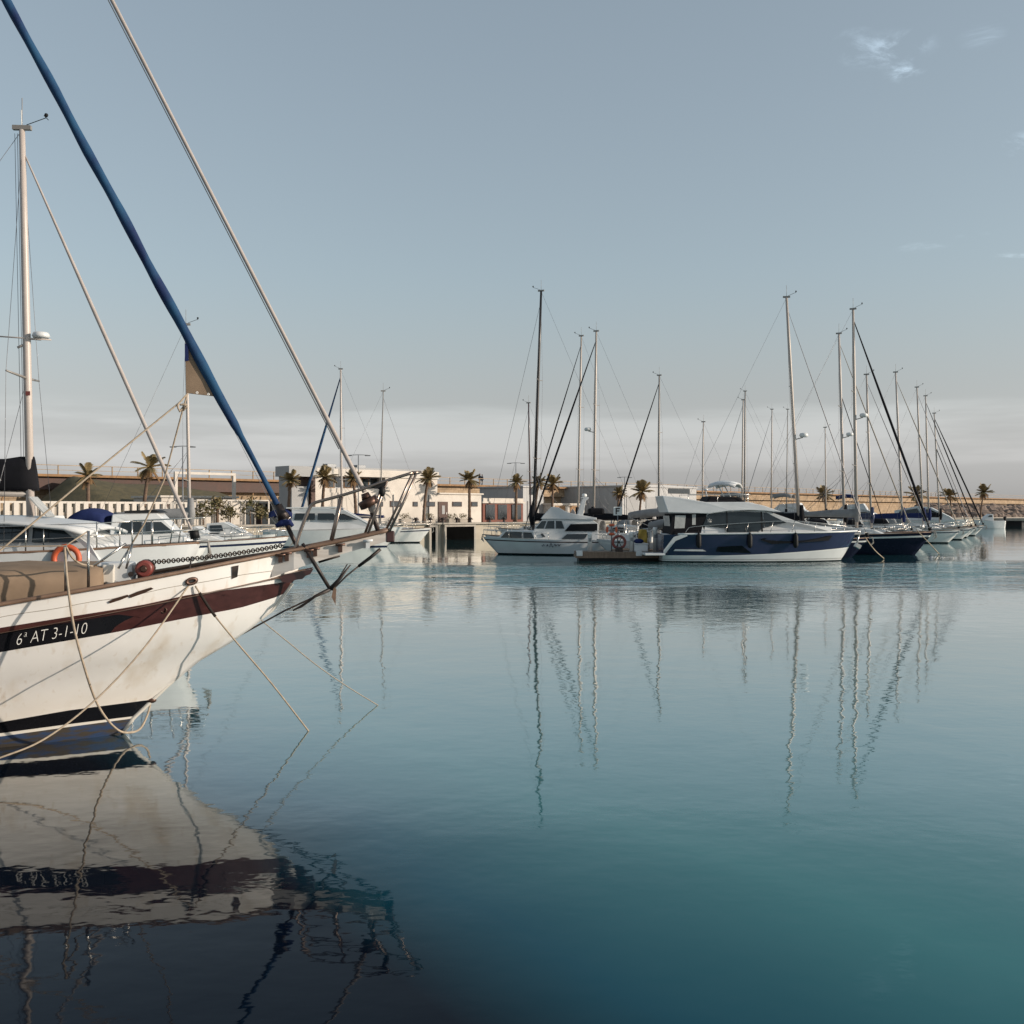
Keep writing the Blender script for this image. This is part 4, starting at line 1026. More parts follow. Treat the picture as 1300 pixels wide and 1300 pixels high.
def grass_bank():
    m = MB(); C0 = 128; R = []
    ta, tb, t1 = -54, -47.4, -31
    prof = [(0,1.45),(2,1.7),(8,3.4),(14,5.5),(17,6.25),(18,6.3),(19,1.4)]
    for i in range(41):
        t = ta+(t1-ta)*i/40; k = min(1, max(0,(t-ta)/(tb-ta)))*(1-.25*max(0,(t-tb)/(t1-tb)))
        R.append([lineP(C0,t)+ND*d+Vector((0,0,1.45+(z-1.45)*k*(1+.06*noise.noise((t*.2,d*.3,0)))) ) for d,z in prof])
    m.grid(R); m.build('grass_bank','grass',kind='structure')
grass_bank()
def white_fence():
    C = 110
    t0, t1 = tpx(C,-40), tpx(C,236); L = t1-t0
    r = thing('beach_fence', 'white panelled fence with square posts along the quay behind the left boats', 'fence', lineP(C,t0)+Vector((0,0,1.5)), SH)
    m = MB(); m.box((L/2,0,1.92),(L,.30,.16)); m.box((L/2,0,.12),(L,.22,.24)); m.build('rail','plaster',r)
    n = 26
    po = MB().box((0,0,.97),(.34,.34,1.94)).build('post','plaster',r)
    pn = MB().box((0,.02,1.0),(L/n*.60,.07,1.5)).build('panel','concrete',r)
    for i in range(n+1):
        a = po if i == 0 else po.copy()
        if i: col.objects.link(a); a.parent = r
        a.location = (L*i/n,0,.004)
        if i < n:
            b = pn if i == 0 else pn.copy()
            if i: col.objects.link(b); b.parent = r
            b.location = (L*(i+.5)/n+random.uniform(-.2,.2),random.uniform(-.04,.06),0); b.scale = (random.uniform(.55,1.25),1,random.uniform(.55,1.05))
white_fence()

def pavilion():
    C = 112; t0, t1 = tpx(C,250), tpx(C,341); L = t1-t0
    r = thing('glass_pavilion', 'white framed garden pavilion with plants inside beside the portal', 'pavilion', lineP(C,t0)+Vector((0,0,1.5)), SH)
    h = HC+ (650-635)/F*on_line(C,295).y-1.5
    m = MB()
    for z in (h, h*.5): m.box((L/2,0,z),(L,.10,.10)); m.box((L/2,4,z),(L,.10,.10))
    for x in (0,L): m.box((x,2,h),(.1,4,.1))
    m.build('beam','plaster',r)
    for i in range(6):
        for y in (0,4): MB().box((L*i/5,y,h/2-.03),(.12,.12,h-.06)).build('post','plaster',r)
    MB().box((L/2,4.3,h*.5),(L,.06,h*.96)).build('back_wall','plaster',r)
pavilion()
def shrub(p, C, h, lab, mt='leaf'):
    c = on_line(C, p); r = thing('shrub', lab, 'shrub', (c.x,c.y,1.5), random.uniform(0,6), 'shrubs by the pavilion')
    m = MB(); m.tube([(0,0,0),(.03,.02,h*.5)],[.07,.04],6); m.build('stem','trunk',r)
    m = MB()
    for k in range(220):
        a = random.uniform(0,6.28); e = random.uniform(-.6,1.5); q = h*.42*random.uniform(.4,1)
        p0 = Vector((q*cos(a)*cos(e), q*sin(a)*cos(e), h*.55+q*sin(e))); s = .16
        d1 = Vector((random.uniform(-1,1),random.uniform(-1,1),random.uniform(-1,1)))*s; d2 = Vector((random.uniform(-1,1),random.uniform(-1,1),random.uniform(-1,1)))*s
        m.add([p0, p0+d1, p0+d1+d2, p0+d2],[(0,1,2,3)],0,False)
    m.build('foliage',mt,r)
random.seed(11)
for p, h, lab in ((258,2.2,'green brown shrub at the left end of the white pavilion'),(276,2.7,'tallest leafy shrub inside the white pavilion'),(292,1.8,'low round shrub in the middle of the pavilion'),(318,2.6,'dark bushy shrub near the right pavilion post'),(332,1.7,'small dry shrub at the right end of the pavilion')):
    shrub(p, 110.5, h, lab)

# ------------------------------------------------------------------ palms
def palm(p, ycrown, C, hw, label, seed, skirt=True, nf=26, droop=1.0):
    rnd = random.Random(seed); c = on_line(C, p); D0 = c.y
    H = HC-(ycrown-650)/F*D0-1.5; R = hw/F*D0*1.38
    r = thing('palm_tree', label, 'palm tree', (c.x,c.y,1.5), rnd.uniform(0,6.28), 'palms along the quay')
    bx, by = rnd.uniform(-.3,.3), rnd.uniform(-.3,.3); R *= rnd.uniform(.82,1.15); m = MB(); pts=[]; rs=[]
    tr = .10+.009*H
    for i in range(19):
        u = i/18; pts.append((bx*u*u*H*.4, by*u*u*H*.4, H*u)); rs.append(tr*(1.35-.45*u if u < .12 else 1.22-.32*u)*(1.06 if i%2 else .94))
    m.tube(pts, rs, 9); m.build('trunk','trunk',r)
    top = Vector(pts[-1])
    def fronds(n, e0, e1, L, mt, nm, dr):
        m = MB()
        for k in range(n):
            a = 2*pi*k/n*2.618+rnd.uniform(-.3,.3); e = lerp(e0,e1,(k+.5)/n)+rnd.uniform(-.18,.18); l = L*rnd.uniform(.7,1.12)
            dirh = Vector((cos(a),sin(a),0)); sd = Vector((-sin(a),cos(a),0)); P = []
            for i in range(9):
                u = i/8; q = l*u
                P.append(top+dirh*(q*cos(e)*(1-.12*u*u))+Vector((0,0,q*sin(e)-dr*l*.55*u*u)))
            m.tube(P, [.03*(1-.8*i/8)+.006 for i in range(9)], 4)
            for i in range(1,9):
                for s in (-1,1):
                    for h_ in (0,.5):
                        u = (i+h_-.5)/8; b = P[i-1].lerp(P[i], h_+.25); t = (P[i]-P[i-1]).normalized()
                        ll = l*.34*(sin(pi*(.12+.80*u))**.7)*rnd.uniform(.8,1.15)
                        tip = b+sd*s*ll*.80+t*ll*.62-Vector((0,0,ll*.30)); w = t*.075*l/1.5
                        m.add([b-w, b+w, tip],[(0,1,2)],0,False)
        return m.build(nm, mt, r)
    fronds(nf-4, -.25, 1.35, R, 'frond', 'crown', .42*droop)
    if skirt: fronds(9, -1.0, -.45, R*.62, 'deadfrond', 'dead_fronds', .5)
PL = [(112,604,112,19,'palm with ragged windblown crown before the white fence, nearest the thick mast',0),
 (182,593,112,19,'palm with few drooping fronds and tall pale trunk left of the tan sail corner',1),
 (366,609,113,14,'palm right in front of the grey portal',2),(409,606,113,15,'palm before the clubhouse window band, nearest its left end',3),
 (452,608,113,14,'palm in front of the middle of the clubhouse window band',4),(538,607,113,15,'palm before the blank white clubhouse wall',5),
 (596,609,113,12,'palm standing at the right end of the low clubhouse wing',6),(655,612,120,12,'palm left of the black mast before the red shop row',7),
 (679,613,121,12,'palm directly behind the black mast foot',8),(701,614,121,12,'palm half hidden by the dark slanting furled sail',9),
 (784,626,118,11,'left palm of the pair before the wide grey warehouse',10),(812,624,118,13,'right palm of the pair before the wide grey warehouse',11),
 (1049,628,130,12,'palm crown showing over black boom covers on the right',12),(1165,628,119,12,'leftmost palm of the three on the rock breakwater',13),
 (1208,629,119,11,'middle palm of the three on the rock breakwater',14),(1245,625,119,10,'rightmost palm on the rock breakwater standing free against the sky',15),
 (276,640,111,9,'short young palm by the white pavilion',16)]
for p,y,C,hw,lab,sd in PL: palm(p,y,C,hw,lab,sd+40, nf=(15 if sd in (0,1) else 26), droop=(1.35 if sd in (0,1) else 1))

# ------------------------------------------------------------------ lamps, van, people, rocks
def lamp(p, ytop, C, arms, lab):
    c = on_line(C,p); H = HC-(ytop-650)/F*c.y-1.5
    r = thing('street_lamp', lab, 'street lamp', (c.x,c.y,1.5), 0, 'street lamps on the quay')
    MB().tube([(0,0,0),(0,0,.6),(0,0,H)],[.10,.07,.045],7).build('pole','lampgrey',r)
    MB().tube([(-arms,0,H),(0,0,H+.05),(arms,0,H+.02)],.035,6).build('arm','lampgrey',r)
    for s in (-1,1): MB().box((s*arms*.92,0,H-.03),(.55,.2,.09)).build('lamp_head','lampgrey',r,bevel=.02)
lamp(455,578,116,1.0,'twin armed grey street lamp rising above the clubhouse roof')
lamp(232,567,116,.9,'twin armed grey street lamp left of the blue furled sail')
lamp(655,588,125,.9,'slim twin street lamp between clubhouse and black mast')
lamp(793,606,125,.8,'short street lamp above the wide warehouse roof')
def person(p, C, z, lab, stride, heightm=1.72, mt='cloth'):
    c = on_line(C,p)
    r = thing('person', lab, 'person', (c.x,c.y,z), SH+(0 if stride > 0 else pi), 'people walking on the promenade')
    s = heightm/1.75; st = abs(stride)
    V = [(0,0,.95),(0,0,1.15),(.02,0,1.38),(.02,0,1.5),(.04,0,1.56),(.05,0,1.66),(.04,0,1.75),
         (0,.10,.90),(.04+st*.5,.10,.50),(st*.5,.10,.07),(st*.5+.16,.10,.04),(0,-.10,.90),(-st*.3,-.10,.50),(-st,-.10,.10),(-st+.13,-.10,.04),
         (.0,.19,1.42),(-.06,.24,1.14),(.10,.25,.90),(.0,-.19,1.42),(.02,-.24,1.14),(.16,-.23,.92)]
    E = [(0,1),(1,2),(2,3),(3,4),(4,5),(5,6),(0,7),(7,8),(8,9),(9,10),(0,11),(11,12),(12,13),(13,14),(2,15),(15,16),(16,17),(2,18),(18,19),(19,20)]
    Rr = [.15,.14,.16,.07,.07,.105,.07,.11,.075,.05,.045,.11,.075,.05,.045,.07,.05,.04,.07,.05,.04]
    me = bpy.data.meshes.new('body'); me.from_pydata([(x*s,y*s,z_*s) for x,y,z_ in V], E, [])
    bm = bmesh.new(); bm.from_mesh(me); ly = bm.verts.layers.skin.verify(); bm.verts.ensure_lookup_table()
    for v, q in zip(bm.verts, Rr): v[ly].radius = (q*s, q*s)
    bm.verts[0][ly].use_root = True; bm.to_mesh(me); bm.free()
    o = bpy.data.objects.new('body', me); col.objects.link(o); o.parent = r; me.materials.append(M[mt])
    o.modifiers.new('skin','SKIN'); su = o.modifiers.new('sub','SUBSURF'); su.levels = su.render_levels = 1
    h = MB(); h.ball((.05*s,0,1.70*s),.105*s,10,6,0,(1,.85,1.2)); h.build('head_skin','skin',r); h = MB(); h.ball((.03*s,0,1.745*s),.11*s,10,6,0,(1,.9,.9)); h.build('hair','dkbrown',r)
person(609,158,6.64,'left walker of the two on the promenade, dark clothes',.28)
person(612,157.4,6.64,'right walker of the two on the promenade, dark clothes and shorter',.22,1.6)
person(656,157.6,6.64,'lone person walking on the promenade left of the black mast',-.25,1.7)

def rocks():
    rnd = random.Random(5); meshes = []
    for k in range(6):
        bm = bmesh.new(); bmesh.ops.create_icosphere(bm, subdivisions=2, radius=1)
        off = Vector((k*7.1,3,1))
        for v in bm.verts:
            n = v.co.normalized(); f = 1+.35*noise.noise(n*1.3+off)+.12*noise.noise(n*3+off); q = n*f
            v.co = Vector((max(-.85,min(.85,q.x)), max(-.8,min(.8,q.y)), max(-.7,min(.75,q.z))))
        me = bpy.data.meshes.new('boulder'); bm.to_mesh(me); bm.free(); me.materials.append(M['rock']); meshes.append(me)
    C = 124
    t0, t1 = tpx(C,1196), tpx(C,1330)
    i = 0; t = t0
    for row in range(4):
        t = t0+row*.8
        while t < t1:
            s = rnd.uniform(.9,1.7); o = bpy.data.objects.new('boulder', meshes[i%6]); col.objects.link(o); i += 1
            w = lineP(C, t)+ND*(row*2.0); o.location = (w.x,w.y,1.5+row*.72); o.scale = (s*1.2,s,s*.8); o.rotation_euler = (rnd.uniform(-.4,.4),rnd.uniform(-.4,.4),rnd.uniform(0,6))
            tag(o,'brown armour stone lying in the breakwater slope at the right','rock','breakwater stones'); t += s*rnd.uniform(1.5,2.0)
rocks()
def low_pier():
    C = 104.9; t0 = tpx(C,1262); t1 = t0+70
    r = thing('concrete_jetty', 'low concrete jetty with dark underside at the right picture edge', 'jetty', lineP(C,t0), SH)
    MB().box((35,-3,1.25),(70,6,.5)).build('slab','concrete',r,bevel=.03)
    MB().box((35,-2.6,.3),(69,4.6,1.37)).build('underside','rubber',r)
low_pier()

def gantry():
    C = 128; t0, t1 = tpx(C,223), tpx(C,297); L = t1-t0; D0 = on_line(C,260).y; h = HC+(650-603)/F*D0-1.5
    r = thing('beam_frame', 'tall slender white goal shaped frame before the dark promenade band', 'frame', lineP(C,t0)+Vector((0,0,1.5)), SH)
    for x in (0,L): MB().box((x,0,h/2),(.28,.28,h)).build('post','plaster',r)
    MB().box((L/2,0,h+.13),(L+.28,.24,.24)).build('beam','plaster',r)
gantry()
for k, p in enumerate((528,546,562,580,597,622,640)):
    c = on_line(106.6, p); t = thing('bollard', 'small dark mooring bollard on the quay edge before the clubhouse', 'bollard', (c.x,c.y,1.66), 0, 'bollards along the quay edge')
    MB().tube([(0,0,0),(0,0,.06),(0,0,.30),(0,0,.38),(0,0,.46),(0,0,.50)],[.20,.13,.12,.20,.19,.08],10).build('post','iron',t); MB().tube([(-.28,0,.33),(.28,0,.33)],.05,6).build('cross_bar','iron',t)
for p, lab in ((545,'low planter left of the clubhouse door'),(574,'low planter right of the clubhouse door'),(588,'low planter at the right end of the clubhouse wing'),(514,'low planter under the wide ground floor window')):
    c = on_line(116.6, p); t = thing('planter', lab, 'planter', (c.x,c.y,1.5), SH, 'planters before the clubhouse'); rn = random.Random(p)
    MB().box((0,0,.25),(1.3,.5,.5)).build('box','concrete',t,bevel=.02); m = MB()
    for i in range(120):
        b = Vector((rn.uniform(-.6,.6),rn.uniform(-.2,.2),.5+rn.random()*.5)); d = [Vector([rn.uniform(-.14,.14) for _ in range(3)]) for _ in range(2)]; m.add([b,b+d[0],b+d[1]],[(0,1,2)],0,False)
    m.build('leaves','leaf',t)
cb = bpy.data.objects['clubhouse']
for x, z in ((3.5,5.75),(7.2,5.75)):
    o = MB().box((x,2.6,z),(1.1,.8,.62)).build('roof_unit','lampgrey',cb,bevel=.03)
for x in (9.6,14.4): MB().tube([(x,-.06,0.1),(x,-.06,3.0)],.05,6).build('downpipe','lampgrey',cb)
# ------------------------------------------------------------------ the classic boat in the foreground
def classic():
    A = radians(12); U = Vector((cos(A),sin(A),0)); NP = Vector((-sin(A),cos(A),0)); P0 = Vector((-2.73,12.9,0))
    r = thing('classic_sailboat', 'weathered white classic sailboat with mahogany stripe, bowsprit and furled blue headsail in the foreground', 'sailboat', P0, A)
    r['label'] = 'weathered white classic sailboat with mahogany stripe, bowsprit and furled blue headsail in foreground'
    def loc(w): d = w-P0; return Vector((d.dot(U), d.dot(NP), w.z))
    def cl(x, y, off=0):          # picture ray -> point of the fore-and-aft plane at sideways offset off, in boat coordinates
        d = Vector(((x-650)/F, 1, 0)); D = (P0.dot(NP)+off)/d.dot(NP); return loc(px(x, y, D))
    K = dict(
      rail=[(-60,779),(0,769),(120,748.5),(172,739),(240,726),(280,718),(373,700),(388,697)],
      st=[(-60,807),(0,797),(94,782),(176,769),(240,755),(296,748),(354,740),(373,737)],
      sb=[(-60,839),(0,828),(140,804),(240,784),(304,772),(348,759),(362,753)],
      bt=[(-60,926),(0,917),(86,902),(194,888)],
      bb=[(-60,941),(0,931),(90,919),(172,909)],
      lb=[(-60,945),(0,935),(90,922.5),(169,912)])
    def mixk(f): return lambda x: lerp(interp(K['sb'],x), interp(K['bt'],x), f)
    rows = []   # curve, stem pixel, B, l, material of strip below
    rows.append((lambda x: interp(K['rail'],x), (388,697), 1.72, 2.15))
    rows.append((lambda x: lerp(interp(K['rail'],x),interp(K['st'],x),.5), (381,717), 1.70, 2.2))
    rows.append((lambda x: interp(K['st'],x), (373,737), 1.67, 2.25))
    rows.append((lambda x: lerp(interp(K['st'],x),interp(K['sb'],x),.2), (371,740.5), 1.665, 2.26))
    rows.append((lambda x: interp(K['sb'],x), (362,753), 1.62, 2.32))
    for f, sp in ((.14,(346,774)),(.28,(326,789)),(.42,(297,808)),(.58,(259,829)),(.72,(238,848)),(.86,(215,868))):
        rows.append((mixk(f), sp, lerp(1.62,1.40,f), lerp(2.32,2.65,f)))
    rows.append((lambda x: interp(K['bt'],x), (194,888), 1.40, 2.65))
    rows.append((lambda x: interp(K['bb'],x), (172,909), 1.36, 2.7))
    rows.append((lambda x: interp(K['lb'],x), (169,912), 1.35, 2.7))
    n = 40; LS = 11.5
    def curve(row):
        f, sp, B, l = row; q = cl(*sp); s0 = -q.x; out = []
        for i in range(n+1):
            ds = (LS-s0)*(i/n)**1.5; s = s0+ds; b = B*(1-exp(-ds/l))
            if s > 7: b *= 1-.35*((s-7)/4.5)**2
            w = P0-U*s-NP*b; X = max(-60, 650+F*w.x/w.y); 
            if i == 0: z = q.z
            else:
                wy = w.y if X > -60 else None
                if wy is None:
                    zz = zl + (s-sl)*0.012
                else:
                    zz = HC-(f(X)-650)/F*w.y; zl, sl = zz, s
                z = zz
            out.append((-s, b, z))
        return out
    CV = [curve(q) for q in rows]
    wl = []; q = cl(156,930); s0 = -q.x
    for fz, fb_ in ((0.0,1.0),(-.45,.55)):
        o = []
        for i in range(n+1):
            ds = (LS-s0+fz)*(i/n)**1.5; s = s0-fz*1.1+ds; b = 1.32*(1-exp(-ds/2.75))*fb_
            if s > 7: b *= 1-.35*((s-7)/4.5)**2
            o.append((-s,b,fz-.01))
        wl.append(o)
    CV += wl
    stripmat = [0,0,1,1,2,2,2,2,2,2,2,3,0,4,4]   # by strip
    # strips: rail-mid, mid-st : bulwark ; st-sb : stripe ; topsides ; boot ; line ; blue ; underwater
    def band(name, i0, i1, mats, mids=None):
        m = MB()
        for side in (-1,1):
            for i in range(i0, i1):
                m.grid([[(x, side*b, z) for x,b,z in CV[i]], [(x, side*b, z) for x,b,z in CV[i+1]]], 0 if mids is None else mids[i-i0])
        a = [(CV[i][-1][0], CV[i][-1][1], CV[i][-1][2]) for i in range(i0,i1+1)]
        m.grid([[(x,-b,z) for x,b,z in a],[(x,b,z) for x,b,z in a]], 0, False)
        return m.build(name, mats, r)
    band('bulwark', 0, 2, ['fghull'])
    stripe = band('sheer_stripe', 2, 4, ['mahog'])
    nt = len(rows)
    hu = band('hull', 4, nt+1, ['fghull','black','gel3','anti'], [0]*7+[1,2,3,3])
    def strip_pt(x, v, side=-1, proud=.006):   # point on the painted stripe at picture column x, v: 0 top .. 1 bottom
        def at(c):
            best = None
            for a, b in zip(c, c[1:]):
                pa, pb = [P0+U*k[0]+NP*(side*k[1]) for k in (a,b)]
                xa, xb = 650+F*pa.x/pa.y, 650+F*pb.x/pb.y
                if (xa-x)*(xb-x) <= 0:
                    t = (x-xa)/(xb-xa); return Vector([lerp(a[j],b[j],t) for j in range(3)])
            return Vector(c[0])
        p = at(CV[2]).lerp(at(CV[4]), v); return Vector((p.x, side*(p.y+proud), p.z))
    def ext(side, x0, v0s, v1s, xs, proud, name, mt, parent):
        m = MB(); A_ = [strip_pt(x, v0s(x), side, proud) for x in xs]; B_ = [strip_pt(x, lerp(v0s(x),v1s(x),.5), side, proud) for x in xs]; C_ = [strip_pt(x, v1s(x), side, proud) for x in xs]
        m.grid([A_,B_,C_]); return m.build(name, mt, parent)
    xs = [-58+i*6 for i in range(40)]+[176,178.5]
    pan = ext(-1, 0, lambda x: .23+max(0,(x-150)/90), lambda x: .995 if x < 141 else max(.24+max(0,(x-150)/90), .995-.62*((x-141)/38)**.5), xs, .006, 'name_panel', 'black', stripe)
    # registration lettering laid on the panel
    fc = bpy.data.curves.new('registration','FONT'); fc.body = '6\u00aa AT 3-1-10'; fc.size = 1; fc.shear = .22; fc.offset = -.02; fc.resolution_u = 4
    fo = bpy.data.objects.new('registration_curve', fc); col.objects.link(fo)
    dg = bpy.context.evaluated_depsgraph_get(); me = bpy.data.meshes.new_from_object(fo.evaluated_get(dg)); bpy.data.objects.remove(fo)
    xsv = [v.co.x for v in me.vertices]; ysv = [v.co.y for v in me.vertices]; x0, x1, y1 = min(xsv), max(xsv), max(ysv); y0 = 0
    for v in me.vertices:
        X = 21.5+(v.co.x-x0)/(x1-x0)*(111-21.5); u = (v.co.y-y0)/(y1-y0)
        v.co = strip_pt(X, .83-.47*u, -1, .011)
    me.materials.clear(); me.materials.append(M['letter']); me.name = 'registration'
    ro = bpy.data.objects.new('registration', me); col.objects.link(ro); ro.parent = pan
    # cap rail, deck
    rail = CV[0]; s_keep = [k for k in rail if k[1] > .24]
    m = MB()
    plat = [(373,700),(404,694),(432,688),(455,683.5),(483,677),(494,674.5)]
    hwp = [.29,.27,.25,.235,.22,.215]
    for side in (-1,1):
        pts = [Vector((x, side*b, z+.015)) for x,b,z in reversed(s_keep)] + [Vector((lambda q: (q.x, side*h, q.z+.015))(cl(X,Y,-h))) for (X,Y),h in zip(plat,hwp) if X > 390]
        R = []
        for i,p in enumerate(pts):
            t = (pts[min(i+1,len(pts)-1)]-pts[max(i-1,0)]).normalized(); o = Vector((0,side,0)); o = (o-t*o.dot(t)).normalized()
            R.append([p+o*a+Vector((0,0,b)) for a,b in ((-.07,-.022),(.045,-.022),(.052,0),(.045,.022),(-.07,.022))])
        m.grid(R, closed=True); m.f += [[len(m.v)-5+i for i in range(5)]]; m.mi.append(0); m.sm.append(False)
    m.build('cap_rail','teak',r)
    m = MB(); R = []
    for x,b,z in rail: R.append([(x, b*.97*q, z-.30+.05*(1-q*q)) for q in (-1,-.5,0,.5,1)])
    m.grid(R); m.build('deck','teak',r)
    # bowsprit: tapering square timber with planked sides
    bot = [(345,733),(373,723),(404,712.5),(432,704),(455,697.5),(483,689.5),(494,686)]
    top = [(345,706)]+plat; hw = [.24]+hwp
    m = MB(); R = []
    for (X,Y),(X2,Y2),h in zip(top,bot,hw):
        a = cl(X,Y,-h); b = cl(X2,Y2,-h)
        R.append([(a.x,-h,a.z),(a.x,h,a.z),(b.x,h,b.z),(b.x,-h,b.z)])
    m.grid(R, 0, False, closed=True); m.f += [[0,1,2,3],[len(m.v)-4+i for i in range(4)]]; m.mi += [0,0]; m.sm += [False,False]
    bs = m.build('bowsprit','whwood',r)
    e = R[-1]; x1 = e[0][0]
    m = MB(); m.box((x1+.015,0,(e[0][2]+e[2][2])/2-.01),(.11,.45,e[0][2]-e[2][2]+.03)); m.build('end_cap','mahog',bs,bevel=.015)
    # carved trail board and bobstay timber below
    for side in (-1,1):
        m = MB(); P = [(354,733),(362,729),(398,722),(394,729),(388,731),(384,735),(376,736),(366,740),(358,739)]
        pts = [cl(X,Y,-.20) for X,Y in P]; k = len(P)
        m.add([(p.x,side*.205,p.z) for p in pts]+[(p.x,side*.13,p.z) for p in pts],[tuple(range(k)),tuple(range(2*k-1,k-1,-1))]+[(i,(i+1)%k,(i+1)%k+k,i+k) for i in range(k)],0,False)
        m.build('trail_board','mahog',r)
        m = MB(); m.tube([cl(404,712.5,-.2)*1+Vector((0,(.2-.2) if side<0 else .4,0)), cl(431,704.5,-.2)+Vector((0,0 if side<0 else .4,0))], .03, 6); m.build('side_shroud','iron',bs)
    MB().tube([cl(483,697), cl(470,708), cl(455,719)], [.022,.022,.02], 8).build('bobstay_bar','iron',bs)
    MB().tube([cl(455,719), cl(440,731), cl(425,746), cl(360,776), cl(300,809), cl(245,841), cl(193,890)], .012, 6).build('bobstay','chain',r)
    MB().tube([cl(425,746)+Vector((0,.05,0)), cl(400,758), cl(372,775)], .010, 6).build('anchor_trip_line','chain',r)
    # stem cutwater
    stem = [cl(*q[1]) for q in rows[3:]]+[cl(156,930)]
    m = MB(); m.tube([p+Vector((.0,0,0)) for p in stem], [.022]*5+[.026]*(len(stem)-5), 8); m.build('stem_bar','gel3',hu)
    # headstay sails ---------------------------------------------------
    def stay(px0, px1, rr, seed, nn=60):
        a = cl(*px0); b = cl(*px1); t = a+(a-b)*.42
        pts = []; rs = []; 
        for i in range(nn+1):
            u = i/nn; p = b.lerp(t, u); pts.append(p); rs.append(rr(u)*(1+.05*noise.noise((u*30,seed,0))))
        return pts, rs
    # inner furled blue sail
    T = Vector(cl(355,645)); pts, rs = stay((8,0),(352,640), lambda u: (.033 if u < .105 else .046+.016*min(1,(u-.105)/.04))*(1-.34*max(0,u-.15)), 3)
    # spiral-wrapped leech: a twisted two-lobed section
    m = MB(); R = []; nq = 14
    dv = (pts[-1]-pts[0]).normalized(); ax = dv.cross(Vector((0,1,0))).normalized(); ay = dv.cross(ax).normalized()
    for i,(p,q) in enumerate(zip(pts,rs)):
        tw = i*.62; R.append([p+(ax*cos(2*pi*k/nq)+ay*sin(2*pi*k/nq))*q*(1+.08*cos(2*pi*k/nq-tw)+.08*cos(4*pi*k/nq-1.7*tw)) for k in range(nq)])
    m.grid(R, closed=True); sail = m.build('furled_headsail','bcanvas',r)
    m = MB(); P = [(235,440),(240,443),(271,503),(236.5,499)]
    w = [cl(X,Y,-.02) for X,Y in P]; m.add([w[0],w[1],w[2],w[3]],[(0,1,2,3)],0,False)
    cp = m.build('clew_patch','tan',sail); cp.modifiers.new('s','SOLIDIFY').thickness = .015
    m = MB(); w = [cl(X,Y,-.035) for X,Y in ((234.6,436),(239,438),(239.5,458),(234.8,459))]; m.add(w,[(0,1,2,3)],0,False); lp = m.build('leech_tape','bluecov',sail); lp.modifiers.new('s','SOLIDIFY').thickness = .012
    m = MB()
    for X,Y in ((250,498.5),(264.5,500.5)): m.torus(cl(X,Y,-.05), .011, .006, 'y', 12, 6)
    m.build('grommet','letter',cp)
    # wrap of blue cloth and tack swivel
    m = MB(); m.tube([cl(353,641),cl(357,650),cl(361,659)], [.05,.06,.085], 10); m.build('furling_drum','iron',sail)
    m = MB(); m.tube([cl(350,668,-.1),cl(358,664,-.1),cl(368,663,-.1),cl(372,668,-.1)], [.025,.045,.04,.02], 10, sx=1.4); m.build('tack_cloth','bluecov',sail)
    m = MB(); m.tube([cl(362,662),cl(381,702)], .028, 8); m.build('tack_link','iron',sail)
    # outer forestay on its furling spar
    pts, rs = stay((142,0),(463,625), lambda u: .024 if u > .12 else .030, 5)
    f = MB().tube(pts, rs, 10).build('furled_jib','whitesail',r)
    MB().tube([p+ax*.040 for p in pts[4:]], .006, 5).build('halyard','ropeg',f)
    m = MB(); c = cl(470,642); d = (pts[0]-pts[6]).normalized(); m.tube([cl(463,626), cl(466,634)], [.05,.07], 10); m.tube([c-d*.10,c-d*.09,c+d*.0,c+d*.01],[.10,.13,.13,.09],14); m.build('furling_drum','bronze',f)
    MB().ball(cl(474,645)+Vector((0,-.03,0)),.07,10,6).build('drum_cap','alu',f)
    MB().tube([cl(472,650),cl(480,674)], .03, 8).build('tack_link','iron',f)
    # mast and boom (the mast stands beyond the left edge)
    mx = -7.2; a = cl(352,640); b = cl(8,0); hgt = a.z+(b.z-a.z)*(mx-a.x)/(b.x-a.x)
    MB().tube([(mx-.1,0,1.2),(mx-.1,0,hgt+2.6)], [.13,.10], 12).build('mast','alu',r)
    # pulpit ----------------------------------------------------------
    for side, h in ((-1,-.26),(1,.26)):
        def c2(X, Y):
            q = cl(X,Y,-.26); return Vector((q.x, h, q.z))
        m = MB()
        m.tube(spline([c2(374,699),c2(381,676),c2(391,650),c2(397,640),c2(407,636),c2(426,631),c2(455,622.5),c2(490,610.5),c2(524,600)],5), .019, 8)
        m.tube([c2(421,690),c2(427,664),c2(434.5,630)], .017, 8); m.tube([c2(466,681),c2(478,648),c2(491,611)], .017, 8); m.tube([c2(494,675),c2(512,638),c2(529,600)], .017, 8)
        m.build('pulpit','tube',r)
    m = MB(); q = cl(524,600,-.26); q2 = cl(529,600,-.26)
    m.tube([(q.x,-.26,q.z),(q2.x+.06,-.15,q2.z+.01),(q2.x+.06,.15,q2.z+.01),(q.x,.26,q.z)], .019, 8); m.build('pulpit','tube',r)
    m = MB(); w = [cl(X,Y,-.26) for X,Y in ((474,618),(490,612),(488,622),(483,622))]
    m.add([Vector((p.x,-.28,p.z)) for p in w]+[Vector((p.x,-.24,p.z)) for p in w],[(0,1,2,3),(7,6,5,4),(0,4,5,1),(1,5,6,2),(2,6,7,3),(3,7,4,0)],0,False)
    c = cl(485,624,-.26); m.ball((c.x,-.27,c.z),.055,8,6,0,(.8,.8,1.2)); m.build('bow_light','rubber',r)
    # deck gear ---------------------------------------------------------
    def near(X, Y, off): q = cl(X,Y,off); return q
    # anchor hanging under the sprit
    m = MB(); a, b = near(384,690,-.30), near(419,748,-.30)
    m.tube([a, a.lerp(b,.5), b], [.021,.025,.022], 8); an = m.build('anchor_shank','iron',r)
